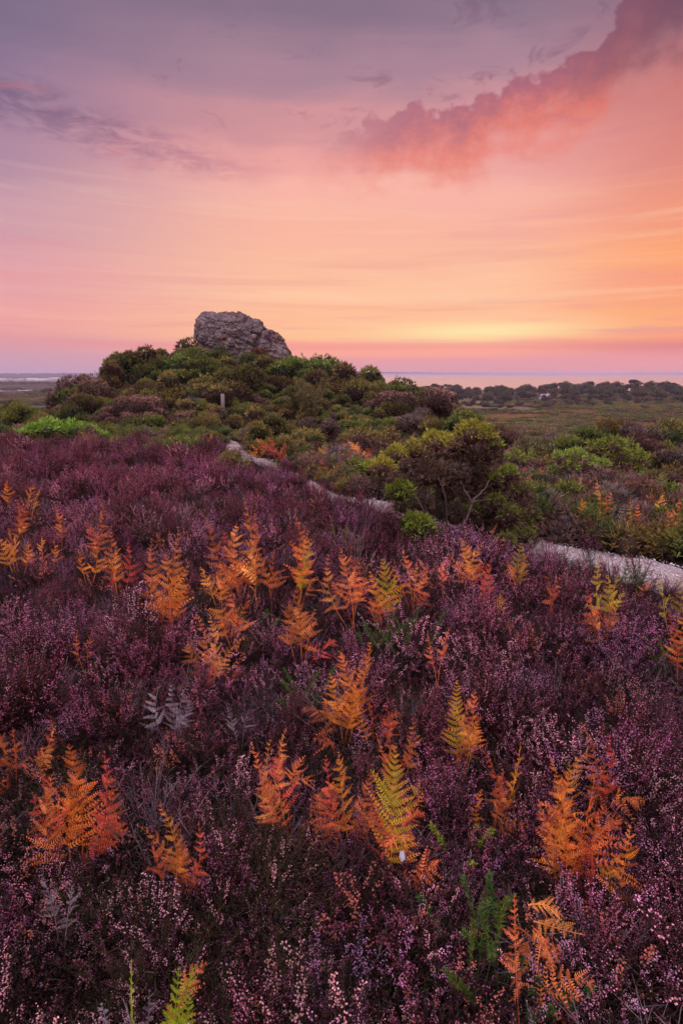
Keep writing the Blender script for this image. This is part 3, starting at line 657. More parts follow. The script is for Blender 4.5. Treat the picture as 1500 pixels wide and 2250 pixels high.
# ------------------------------------------------------------------ heather and undergrowth (stuff, instanced)
STEM = np.array((.055, .028, .024)); GREYT = np.array((.26, .22, .235))
def heather_tuft(seed, flowers, stem, leaf, fl_frac, n_st=15, H=(.17, .31), spread=.55, fl_size=1.0, per=24):
    r = np.random.default_rng(seed); g = G(); fl = np.array(flowers)
    for i in range(n_st):
        a = r.uniform(0, 6.28); tilt = r.uniform(.05, spread); D = np.array([math.cos(a) * math.sin(tilt), math.sin(a) * math.sin(tilt), math.cos(tilt)])
        b = np.array([math.cos(a), math.sin(a), 0]) * r.uniform(0, .035); Ln = r.uniform(*H)
        e = b + D * Ln; m = b + (e - b) * .5 + np.array([r.normal(0, .02), r.normal(0, .02), .01])
        Q = bez(b, m, e, 5); cs = stem * r.uniform(.6, 1.5)
        tube(g, Q, np.linspace(.0016, .0007, 5), cs, 3)
        shoots = [(Q[2], Q[4])]
        for k in range(r.integers(3, 6)):
            t = r.uniform(.35, .85); s = Q[int(t * 4)]; dd = unit(D + r.normal(0, .45, 3) + np.array([0, 0, .25])); ee = s + dd * r.uniform(.035, .085)
            shoots.append((s, ee)); tube(g, np.array([s, (s + ee) / 2, ee]), [.0009, .0007, .0005], cs, 3)
        for (s, ee) in shoots:
            v = ee - s; L = np.linalg.norm(v); nl = max(6, int(L / .0045)); t = r.uniform(0, 1, nl)[:, None]
            P = s + v * t; spikes(g, P, unit(v)[None] * .7 + r.normal(0, .6, (nl, 3)), r.uniform(.005, .010, nl), .0011, leaf * r.uniform(.6, 1.4, nl)[:, None], r)
            if r.random() < fl_frac:
                nf = max(3, int(L / .07 * per * .62)); t = r.uniform(.25, 1.0, nf)[:, None]; dn = unit(r.normal(0, 1, (nf, 3)) + np.array([0, 0, -.2]))
                P = s + v * t + dn * .0025; ci = fl[r.integers(0, len(fl), nf)] * r.uniform(.7, 1.25, nf)[:, None]
                bells(g, P, dn, r.uniform(.0042, .0062, nf) * fl_size, .0019 * fl_size, ci, r)
    # brown needles low down so that the tuft is dense
    m = 170; a = r.uniform(0, 6.28, m); rr = np.sqrt(r.uniform(0, 1, m)) * .10; P = np.stack([np.cos(a) * rr, np.sin(a) * rr, r.uniform(.02, .17, m)], 1)
    spikes(g, P, r.normal(0, 1, (m, 3)) + np.array([0, 0, .9]), r.uniform(.015, .04, m), .0014, (leaf * .5 + stem * .5) * r.uniform(.5, 1.5, m)[:, None], r)
    return g.mesh('heather_tuft', M_HEATHER)
PINK = [(.70, .32, .48), (.80, .48, .62), (.58, .20, .37)]; PALE = [(.80, .52, .60), (.72, .40, .46), (.78, .46, .40)]; MAUVE = [(.38, .13, .24), (.46, .22, .38), (.32, .10, .18)]
MAROON = [(.30, .09, .13), (.36, .13, .17), (.24, .08, .09)]; RUSSET = [(.55, .22, .13), (.48, .17, .12), (.62, .32, .22)]; VIOLET = [(.52, .26, .50), (.60, .34, .56), (.64, .38, .54)]
LEAFG = np.array((.026, .026, .011)); LEAFR = np.array((.058, .018, .016)); LEAFB = np.array((.032, .018, .013))
HV = [heather_tuft(201, PINK, STEM, LEAFG, .55), heather_tuft(202, PALE, STEM, LEAFB, .45), heather_tuft(203, MAUVE, STEM, LEAFR, .75), heather_tuft(204, PINK + MAROON, STEM, LEAFR, .65),
      heather_tuft(205, MAROON, STEM, LEAFR, .95, per=20), heather_tuft(206, MAROON + MAUVE, STEM * .8, LEAFR, .8), heather_tuft(207, RUSSET, STEM, LEAFG, .30, fl_size=1.35),
      heather_tuft(208, MAROON, GREYT, np.array((.10, .08, .075)), .12, 20, (.16, .28), .85), heather_tuft(209, PALE, STEM, np.array((.055, .07, .018)), .15), heather_tuft(210, VIOLET, STEM, LEAFG, .65),
      heather_tuft(211, MAROON, STEM, LEAFB, .18, 18), heather_tuft(212, PALE + PINK, STEM, LEAFB, .45)]
def scatter(name, meshes, pos, rot, scl, vid, tint):
    col = bpy.data.collections.new(name + '_kinds')
    for i, me in enumerate(meshes):
        ob = bpy.data.objects.new(f'{name}_kind_{i:02d}', me); col.objects.link(ob)
    me = bpy.data.meshes.new(name); n = len(pos); me.vertices.add(n); me.vertices.foreach_set('co', np.asarray(pos, float).ravel())
    def att(nm, ty, arr, key):
        a = me.attributes.new(nm, ty, 'POINT'); a.data.foreach_set(key, np.asarray(arr).ravel())
    att('rot', 'FLOAT_VECTOR', np.asarray(rot, float), 'vector'); att('scl', 'FLOAT_VECTOR', np.asarray(scl, float), 'vector'); att('vid', 'INT', np.asarray(vid, int), 'value')
    att('tint', 'FLOAT_COLOR', np.concatenate([np.asarray(tint, float), np.ones((n, 1))], 1), 'color')
    me.update(); o = bpy.data.objects.new(name, me); sc.collection.objects.link(o)
    ng = bpy.data.node_groups.new(name, 'GeometryNodeTree')
    ng.interface.new_socket('Geometry', in_out='INPUT', socket_type='NodeSocketGeometry'); ng.interface.new_socket('Geometry', in_out='OUTPUT', socket_type='NodeSocketGeometry')
    N = ng.nodes.new; L = ng.links.new
    gi = N('NodeGroupInput'); go = N('NodeGroupOutput'); ip = N('GeometryNodeInstanceOnPoints'); ci = N('GeometryNodeCollectionInfo')
    ci.inputs['Collection'].default_value = col; ci.inputs['Separate Children'].default_value = True; ci.inputs['Reset Children'].default_value = True
    def na(nm, ty):
        a = N('GeometryNodeInputNamedAttribute'); a.data_type = ty; a.inputs['Name'].default_value = nm; return a.outputs['Attribute']
    L(gi.outputs[0], ip.inputs['Points']); L(ci.outputs[0], ip.inputs['Instance']); ip.inputs['Pick Instance'].default_value = True
    L(na('vid', 'INT'), ip.inputs['Instance Index']); L(na('scl', 'FLOAT_VECTOR'), ip.inputs['Scale'])
    er = N('FunctionNodeEulerToRotation'); L(na('rot', 'FLOAT_VECTOR'), er.inputs[0]); L(er.outputs[0], ip.inputs['Rotation'])
    L(ip.outputs[0], go.inputs[0])
    md = o.modifiers.new(name, 'NODES'); md.node_group = ng
    return tag(o, kind='stuff')
def sample_area(n, ymin, ymax, spreadx, r, power=1.0, x0=1.2):
    """points over the wedge in front of the camera, denser near it"""
    y = ymin + (ymax - ymin) * r.uniform(0, 1, n) ** power; x = r.uniform(-1, 1, n) * (spreadx * np.maximum(y, 0) + x0); return x, y
# plants: base (u, v) where they leave the heather, fronds as (tip u, tip v, width, kind)
FERNS = [
 (868, 1872, 'tall bracken with yellow-green centre frond and rust edges above the white stone', [(868, 1640, 165, 'green'), (816, 1755, 75, 'rust'), (928, 1742, 80, 'salmon'), (932, 1785, 66, 'rust', 872, 1835), (810, 1790, 66, 'rust', 866, 1850), (838, 1888, 56, 'salmon', 872, 1835), (912, 1855, 56, 'salmon', 870, 1840), (925, 1715, 60, 'green', 868, 1800), (812, 1690, 60, 'green', 868, 1790)]),
 (772, 1795, 'rusty bracken with one amber frond just left of the yellow-green one', [(745, 1652, 90, 'orange'), (716, 1660, 60, 'rust'), (815, 1705, 70, 'rust'), (822, 1745, 60, 'rust'), (800, 1775, 60, 'rust')]),
 (645, 1765, 'salmon bracken with three upright feathery fronds like a hand', [(628, 1603, 85, 'salmon'), (594, 1625, 55, 'salmon'), (553, 1635, 62, 'salmon'), (692, 1728, 44, 'salmon', 645, 1720), (672, 1660, 60, 'salmon', 640, 1725)]),
 (868, 1655, 'small splayed rust bracken behind the yellow-green one', [(826, 1612, 40, 'salmon'), (905, 1578, 48, 'rust'), (862, 1578, 45, 'rust'), (912, 1632, 35, 'rust')]),
 (757, 1575, 'upright amber bracken with two fronds on a bare stem in the middle of the heather', [(745, 1430, 110, 'amber'), (814, 1412, 92, 'amber'), (725, 1480, 70, 'amber'), (790, 1480, 60, 'orange')]),
 (825, 1590, 'drooping rust bracken low beside the amber two-frond one', [(790, 1500, 40, 'rust'), (845, 1545, 55, 'rust'), (785, 1545, 40, 'salmon')]),
 (1018, 1632, 'narrow bracken with lime-yellow tip and salmon sides right of centre', [(1004, 1495, 66, 'green'), (1043, 1515, 62, 'salmon'), (992, 1550, 45, 'salmon'), (1050, 1585, 60, 'orange'), (1005, 1625, 50, 'rust')]),
 (1088, 1755, 'two-armed orange and rust bracken left of the bright orange pair', [(1058, 1645, 42, 'rust'), (1143, 1632, 62, 'orange'), (1105, 1690, 60, 'rust'), (1058, 1735, 40, 'orange'), (1112, 1738, 40, 'salmon')]),
 (1300, 1735, 'tall rust-red bracken behind the bright orange pair', [(1276, 1588, 70, 'rust'), (1338, 1618, 60, 'rust'), (1330, 1680, 60, 'rust'), (1290, 1650, 70, 'salmon')]),
 (1237, 1880, 'bright orange bracken with several broad fronds, the larger of the pair', [(1212, 1668, 95, 'orange'), (1252, 1682, 75, 'orange'), (1308, 1700, 92, 'orange'), (1182, 1758, 50, 'salmon'), (1225, 1760, 90, 'orange'), (1290, 1790, 70, 'orange', 1240, 1800), (1222, 1890, 60, 'amber', 1238, 1800), (1180, 1770, 46, 'salmon', 1238, 1810)]),
 (1318, 1905, 'fan-shaped dark orange bracken, the lower of the bright pair', [(1325, 1775, 130, 'orange'), (1384, 1815, 90, 'orange'), (1360, 1880, 60, 'orange'), (1295, 1840, 70, 'rust')]),
 (152, 1835, 'wide bushy orange and rust bracken on the left of the foreground', [(150, 1635, 150, 'orange'), (88, 1675, 75, 'rust'), (70, 1740, 70, 'rust'), (228, 1650, 85, 'rust'), (243, 1705, 80, 'rust'), (78, 1795, 44, 'salmon', 145, 1780), (215, 1785, 60, 'rust', 160, 1740), (112, 1850, 56, 'rust', 158, 1770), (190, 1845, 60, 'rust', 165, 1760), (68, 1700, 60, 'rust', 140, 1770), (165, 1700, 120, 'orange'), (115, 1700, 90, 'rust')]),
 (365, 1885, 'low rust bracken with one short orange frond right of the bushy one', [(350, 1768, 56, 'orange'), (298, 1812, 40, 'rust'), (436, 1808, 48, 'rust'), (390, 1840, 60, 'rust'), (335, 1845, 60, 'rust')]),
 (25, 1650, 'flattened rust bracken at the left edge reaching rightward', [(112, 1573, 50, 'rust'), (122, 1596, 40, 'salmon'), (95, 1640, 50, 'rust'), (-10, 1590, 60, 'rust'), (28, 1600, 60, 'rust')]),
 (1165, 2165, 'dry salmon bracken hanging to the right in the lower right foreground', [(1130, 1968, 66, 'salmon'), (1285, 2056, 62, 'salmon', 1172, 2025), (1240, 2020, 66, 'salmon', 1160, 1990), (1218, 2145, 66, 'salmon', 1170, 2045), (1130, 2035, 44, 'rust', 1165, 2060), (1232, 2100, 66, 'salmon', 1172, 2040), (1160, 2135, 60, 'rust', 1160, 2070)]),
 (355, 2262, 'young lime-green bracken at the bottom edge', [(432, 2118, 105, 'lime'), (394, 2125, 62, 'lime'), (415, 2190, 80, 'lime')]),
 (293, 2235, 'single thin lime-green bracken shoot at the bottom edge', [(289, 2108, 34, 'lime')]),
 (275, 2275, 'dead silver-grey bracken below the lime-green shoot', [(222, 2205, 90, 'grey'), (328, 2175, 70, 'grey'), (270, 2195, 80, 'grey')]),
 (385, 1575, 'curled silver-grey dead bracken in the left middle heather', [(412, 1500, 52, 'grey'), (352, 1500, 60, 'grey'), (418, 1540, 48, 'grey'), (375, 1500, 50, 'grey')]),
 (125, 1985, 'pair of ash-grey dead fronds low on the left', [(92, 1922, 52, 'grey'), (160, 1945, 48, 'grey')]),
 (525, 1590, 'small bleached dead frond bent over near the salmon hand-shaped bracken', [(545, 1560, 40, 'grey'), (500, 1555, 40, 'grey')]),
 (1185, 2262, 'tip of a grey dead frond at the bottom edge under the salmon bracken', [(1155, 2198, 30, 'grey')]),
 (455, 1445, 'salmon bracken with one upright frond left of the middle', [(432, 1352, 58, 'salmon'), (460, 1350, 40, 'salmon'), (540, 1398, 36, 'salmon'), (530, 1432, 40, 'rust')]),
 (368, 1335, 'broad yellow-orange bracken with spread fronds on the left', [(365, 1218, 110, 'amber'), (333, 1188, 70, 'rust'), (392, 1172, 66, 'orange'), (318, 1268, 60, 'orange'), (418, 1288, 50, 'orange'), (415, 1235, 50, 'orange')]),
 (515, 1360, 'orange bracken leaning right below the tall salmon cluster', [(492, 1268, 70, 'orange'), (545, 1322, 60, 'orange'), (500, 1300, 60, 'salmon')]),
 (478, 1285, 'short peach bracken at the left foot of the tall salmon cluster', [(440, 1246, 46, 'amber'), (486, 1240, 50, 'salmon')]),
 (530, 1270, 'tall salmon and orange bracken cluster standing highest in the heather', [(535, 1092, 66, 'orange'), (520, 1150, 90, 'salmon'), (452, 1138, 66, 'rust'), (490, 1165, 70, 'rust'), (540, 1185, 110, 'salmon'), (560, 1120, 50, 'salmon')]),
 (592, 1275, 'dull rust bracken right of the tall salmon cluster', [(602, 1208, 66, 'rust'), (566, 1212, 60, 'rust')]),
 (655, 1268, 'orange bracken with a greenish side frond, above the long rust one', [(638, 1188, 76, 'orange'), (684, 1182, 60, 'green'), (648, 1132, 52, 'orange'), (676, 1165, 52, 'salmon')]),
 (660, 1390, 'long rust bracken trailing down the middle of the heather', [(650, 1268, 74, 'rust'), (636, 1320, 70, 'rust'), (692, 1338, 55, 'rust'), (655, 1330, 80, 'salmon')]),
 (778, 1305, 'salmon bracken with several curved fronds in the middle', [(748, 1205, 66, 'salmon'), (722, 1218, 46, 'salmon'), (792, 1228, 56, 'salmon'), (768, 1192, 56, 'rust'), (805, 1268, 56, 'salmon')]),
 (842, 1325, 'orange bracken with green midrib right of the curved salmon one', [(840, 1228, 92, 'green'), (872, 1258, 60, 'orange'), (812, 1255, 50, 'orange'), (860, 1290, 80, 'rust')]),
 (908, 1280, 'thin salmon bracken with sparse arching fronds below the big gorse', [(884, 1206, 44, 'salmon'), (934, 1244, 36, 'salmon'), (864, 1228, 30, 'rust'), (915, 1235, 40, 'salmon')]),
 (985, 1272, 'small salmon frond left of the pale orange pair below the big gorse', [(985, 1218, 42, 'salmon')]),
 (1030, 1258, 'pale orange bracken pair right below the big gorse', [(1008, 1183, 66, 'amber'), (1058, 1198, 60, 'salmon'), (985, 1222, 40, 'salmon')]),
 (1085, 1290, 'ragged rust bracken below the pale orange pair', [(1080, 1222, 46, 'rust'), (1060, 1272, 40, 'rust'), (1098, 1305, 40, 'orange')]),
 (1140, 1248, 'orange-green bracken at the near end of the gravel path', [(1145, 1193, 56, 'green'), (1112, 1228, 46, 'salmon'), (1160, 1215, 40, 'orange')]),
 (1225, 1298, 'small rust bracken against the path edge', [(1202, 1248, 46, 'rust'), (1238, 1258, 40, 'rust')]),
 (1338, 1318, 'pale yellow bracken standing up against the gravel path', [(1320, 1218, 46, 'yellow'), (1360, 1245, 46, 'yellow'), (1370, 1298, 40, 'yellow'), (1335, 1262, 50, 'yellow')]),
 (1322, 1358, 'rust bracken in front of the pale yellow one by the path', [(1288, 1288, 50, 'rust'), (1348, 1310, 50, 'rust'), (1300, 1330, 50, 'salmon')]),
 (1490, 1330, 'yellow bracken at the right edge before the path', [(1452, 1258, 56, 'yellow'), (1495, 1268, 50, 'yellow')]),
 (1505, 1440, 'rust bracken cut by the right edge of the picture', [(1470, 1345, 46, 'rust'), (1505, 1345, 60, 'rust')]),
 (968, 1430, 'lone small salmon frond by green gorse seedlings', [(986, 1383, 34, 'salmon'), (938, 1393, 22, 'salmon')]),
 (258, 1262, 'red-orange bracken with twisted upright frond on the left', [(245, 1162, 64, 'rust'), (280, 1192, 50, 'rust'), (255, 1200, 60, 'orange')]),
 (183, 1235, 'yellow-orange bracken tuft left of the red-orange one', [(172, 1208, 48, 'amber'), (208, 1186, 46, 'amber')]),
 (200, 1190, 'red-orange bracken leaning right in the left heather', [(194, 1148, 50, 'rust'), (228, 1112, 46, 'rust')]),
 (128, 1165, 'single orange frond in the upper left heather', [(122, 1114, 40, 'orange')]),
 (38, 1215, 'orange bracken fan near the left edge', [(18, 1160, 66, 'orange'), (58, 1148, 60, 'orange'), (-6, 1175, 50, 'orange'), (62, 1190, 40, 'orange')]),
 (48, 1155, 'rust bracken behind the orange fan at the left edge', [(42, 1098, 44, 'rust'), (62, 1100, 40, 'rust')]),
 (72, 1112, 'bright orange frond highest on the left', [(74, 1062, 46, 'orange'), (88, 1075, 40, 'orange')]),
 (20, 1095, 'small yellow-orange frond in the upper left corner of the heather', [(16, 1054, 36, 'amber')]),
 (98, 1210, 'tiny orange bracken right of the fan at the left edge', [(92, 1178, 40, 'orange'), (118, 1185, 30, 'orange')]),
 (190, 1408, 'tiny splayed rust bracken low in the left heather', [(170, 1384, 26, 'rust'), (205, 1382, 26, 'rust')]),
 (1152, 1098, 'peach bracken leaning out from behind the big gorse', [(1165, 1042, 56, 'salmon'), (1180, 1055, 50, 'amber'), (1135, 1055, 40, 'salmon')]),
 (1292, 1165, 'golden bracken over brown grass beyond the path', [(1278, 1092, 60, 'amber'), (1318, 1120, 46, 'amber'), (1262, 1130, 36, 'salmon')]),
 (1335, 1125, 'thin salmon bracken rising behind the golden one', [(1308, 1046, 34, 'salmon'), (1345, 1080, 40, 'salmon'), (1330, 1075, 40, 'salmon')]),
 (1400, 1142, 'slim yellow-green bracken beyond the path right of the golden one', [(1384, 1092, 28, 'yellow'), (1402, 1105, 30, 'orange')]),
 (1478, 1155, 'pale salmon bracken at the right edge beyond the path', [(1492, 1098, 50, 'salmon'), (1462, 1115, 40, 'salmon'), (1505, 1125, 40, 'orange')]),
 (1240, 1070, 'dark rust bracken under the mossy-green gorse', [(1228, 1046, 44, 'rust'), (1262, 1046, 40, 'rust')]),
 (1440, 1092, 'orange frond leaning right below the dead shrub', [(1456, 1074, 36, 'amber'), (1432, 1068, 30, 'salmon')]),
 (1352, 1138, 'frosty grey dead bracken beyond the path', [(1372, 1108, 30, 'grey'), (1350, 1110, 26, 'grey')]),
 (1395, 1262, 'dark green bracken hanging over the far side of the path', [(1380, 1222, 40, 'dkgreen'), (1430, 1232, 46, 'dkgreen'), (1405, 1215, 40, 'dkgreen')]),
 (1240, 1150, 'mid green bracken left of the golden one beyond the path', [(1228, 1108, 40, 'dkgreen'), (1238, 1140, 30, 'pgreen')]),
]
def build_heather():
    r = np.random.default_rng(31)
    xs, ys = [], []
    for (y0, y1, dens) in [(-1.0, .35, 40), (.35, 1.2, 120), (1.2, 2.2, 115), (2.2, 3.6, 80), (3.6, 5.5, 58), (5.5, 8.5, 42), (8.5, 13.2, 30)]:
        w1 = .78 * max(y1, 0) + 1.3; n = int(dens * (y1 - y0) * 2 * w1); y = r.uniform(y0, y1, n); x = r.uniform(-w1, w1, n)
        k = np.abs(x) < .78 * np.maximum(y, 0) + 1.3; xs.append(x[k]); ys.append(y[k])
    x = np.concatenate(xs); y = np.concatenate(ys)
    dp = dpath(x, y)
    yp = ypath(x) + (fbm(x / .8, y / .8, 43, 2) - .5) * .5
    k = (dp > np.where(y > 8.4, .14, -.04) - .16 * (r.uniform(0, 1, len(x)) < .3)) & (y < yp - .1)
    k &= ~((x ** 2 + y ** 2 < .10)) & ~((fbm(x / .38 + 4, y / .38, 87, 2) < .30) & (rng.uniform(0, 1, len(x)) < .75))
    x, y = x[k], y[k]; n = len(x)
    # hummocks: each old plant is a dome of shoots with a dark gap round it
    cs = []
    for (a0, a1, sp) in [(-1.5, 3.2, .46), (3.2, 6.5, .62), (6.5, 14.5, .95)]:
        gx, gy = np.meshgrid(np.arange(-14, 14, sp), np.arange(a0, a1, sp)); cs.append(np.stack([gx + r.uniform(-.42, .42, gx.shape) * sp, gy + r.uniform(-.42, .42, gx.shape) * sp, np.full(gx.shape, sp)], -1).reshape(-1, 3))
    cs = np.concatenate(cs); cs = cs[np.abs(cs[:, 0]) < .85 * np.maximum(cs[:, 1], 0) + 2]
    d1 = np.full(n, 9.); d2 = np.full(n, 9.); ci = np.zeros(n, int)
    for k_, (cx, cy, sp) in enumerate(cs):
        d = np.hypot(x - cx, y - cy); m1 = d < d1; d2 = np.where(m1, d1, np.minimum(d2, d)); ci = np.where(m1, k_, ci); d1 = np.where(m1, d, d1)
    spn = cs[ci, 2]; edge = np.clip((d2 - d1) / spn, 0, 1); dome = smooth(edge / .75)
    hr = r.uniform(0, 1, (len(cs), 4)); kk = (edge > .07) | (r.uniform(0, 1, n) < .5)
    x, y, edge, dome, ci, spn, d1 = [a_[kk] for a_ in (x, y, edge, dome, ci, spn, d1)]; n = len(x)
    patch = .5 + (fbm(x / .9 + 3, y / .9, 81, 3) - .5) * .8 + (hr[ci, 0] - .5) * .34; patch2 = np.clip(dome * .75 + hr[ci, 1] * .35, 0, 1); big = np.clip(fbm(x / 2.6, y / 2.6, 85, 2) * .7 + hr[ci, 2] * .45 - .08, 0, 1)
    far = smooth((y - 3.6) / 3.2)
    vid = np.empty(n, int); u = r.uniform(0, 1, n)
    for i in range(n):
        p = patch[i]; f = far[i]; q = u[i]
        if p > .56: w = [.26, .16, .12, .22, .04, .02, .02, .02, .02, .06, .0, .06]
        elif p > .45: w = [.12, .10, .14, .16, .12, .10, .04, .04, .04, .03, .05, .06]
        elif p > .36: w = [.04, .05, .10, .08, .20, .18, .08, .06, .06, .01, .10, .04]
        else: w = [.02, .02, .05, .05, .14, .16, .10, .18, .10, .01, .16, .01]
        w = np.array(w)
        wf = np.array([.06, .02, .12, .12, .30, .24, .03, .04, .01, .0, .06, .0]); wn = np.array([.06, .09, .04, .05, .05, .04, .08, .16, .16, .06, .17, .06])
        near = 1 - smooth((y[i] - 1.2) / 1.2)
        w = w * (1 - f * .65) + wf * f * .65; w = w * (1 - near * .6) + wn * near * .6; w /= w.sum()
        vid[i] = int(np.searchsorted(np.cumsum(w), min(q, .9999)))
    gm = (hr[ci, 3] > .91) & (r.uniform(0, 1, n) < .7) & (y < 4.5); vid[gm] = 8
    z = hgt(x, y) - .03 + .06 * dome * (spn / .5)
    s = r.uniform(.74, 1.08, n) * (1 + .22 * smooth((y - 3.5) / 8)) * (.66 + .68 * patch2)
    sc3 = np.stack([s * r.uniform(.9, 1.25, n), s * r.uniform(.9, 1.25, n), s * r.uniform(.85, 1.15, n) * (1 - .1 * smooth((y - 6) / 8))], 1)
    # plants stay lower round the bracken stems and along the trodden edge of the path
    low = 1 - .30 * (1 - smooth((dpath(x, y) - .05) / .45))
    for (bu, bv, *_) in FERNS:
        if bv > 2200: continue
        f = hit(bu, bv, .2)[0]; rr_ = math.hypot(f[0], f[1]); ux, uy = -f[0] / rr_, -f[1] / rr_; dx, dy = x - f[0], y - f[1]; al = dx * ux + dy * uy; pe = np.abs(dx * uy - dy * ux)
        wd = .07 + .028 * rr_
        low = np.minimum(low, 1 - (.24 if bv > 1430 else .10) * (1 - smooth((pe - wd * .6) / wd)) * smooth((al + .16) / .1) * (1 - smooth((al - .10 - .10 * rr_) / .3)))
    sc3 = sc3 * low[:, None] ** np.array([.35, .35, 1.0]); z = z - .03 * (1 - low)
    # shoots lean outward from the middle of their hummock
    lx = (x - cs[ci, 0]) / spn * .75 + r.normal(0, .15, n); ly = (y - cs[ci, 1]) / spn * .75 + r.normal(0, .15, n); sp_ = r.uniform(0, 6.28, n)
    ax_, ay_ = -ly, lx; an = np.sqrt(ax_ ** 2 + ay_ ** 2) + 1e-6; kx, ky = ax_ / an, ay_ / an; an = np.minimum(an, .75); co, si = np.cos(an), np.sin(an)
    Lm = np.stack([np.stack([co + kx * kx * (1 - co), kx * ky * (1 - co), ky * si], -1), np.stack([kx * ky * (1 - co), co + ky * ky * (1 - co), -kx * si], -1), np.stack([-ky * si, kx * si, co], -1)], 1)
    Sm = np.zeros((n, 3, 3)); Sm[:, 0, 0] = np.cos(sp_); Sm[:, 0, 1] = -np.sin(sp_); Sm[:, 1, 0] = np.sin(sp_); Sm[:, 1, 1] = np.cos(sp_); Sm[:, 2, 2] = 1
    Rm = Lm @ Sm; rot = np.stack([np.arctan2(Rm[:, 2, 1], Rm[:, 2, 2]), -np.arcsin(np.clip(Rm[:, 2, 0], -1, 1)), np.arctan2(Rm[:, 1, 0], Rm[:, 0, 0])], 1)
    v = (.34 + .62 * big) * r.uniform(.65, 1.35, n) * (1 + .5 * smooth((y - 1.6) / 3.2)); tint = np.stack([v * r.uniform(1.0, 1.22, n), v * r.uniform(.86, 1.02, n), v * r.uniform(.90, 1.16, n)], 1)
    # short dark growth between the flowering shoots, so that little soil shows; tint lowered to paint shaded gaps
    fx, fy = [], []
    for (y0, y1, dens) in [(.3, 2.4, 130), (2.4, 5, 75), (5, 12.5, 26)]:
        w1 = .76 * y1 + 1.2; m_ = int(dens * (y1 - y0) * 2 * w1); yy = r.uniform(y0, y1, m_); xx = r.uniform(-w1, w1, m_); kq = np.abs(xx) < .76 * yy + 1.2; fx.append(xx[kq]); fy.append(yy[kq])
    fx = np.concatenate(fx); fy = np.concatenate(fy); kq = (dpath(fx, fy) > np.where(fy > 8.4, .14, .0)) & (fy < ypath(fx) - .15); fx, fy = fx[kq], fy[kq]; m_ = len(fx)
    fs = r.uniform(.42, .70, m_); fv = r.uniform(.25, .75, m_)
    x = np.concatenate([x, fx]); y = np.concatenate([y, fy]); z = np.concatenate([z, hgt(fx, fy) - .02]); rot = np.concatenate([rot, np.stack([r.normal(0, .25, m_), r.normal(0, .25, m_), r.uniform(0, 6.28, m_)], 1)])
    sc3 = np.concatenate([sc3, np.stack([fs * 1.7, fs * 1.7, fs], 1)]); vid = np.concatenate([vid, r.choice([5, 7, 8, 10, 11, 2], m_, p=[.16, .2, .22, .26, .08, .08])]); tint = np.concatenate([tint, np.stack([fv, fv * .95, fv], 1)]); n = len(x)
    scatter('heather', HV, np.stack([x, y, z], 1), rot, sc3, vid, tint)
    print('heather tufts', n)
build_heather()

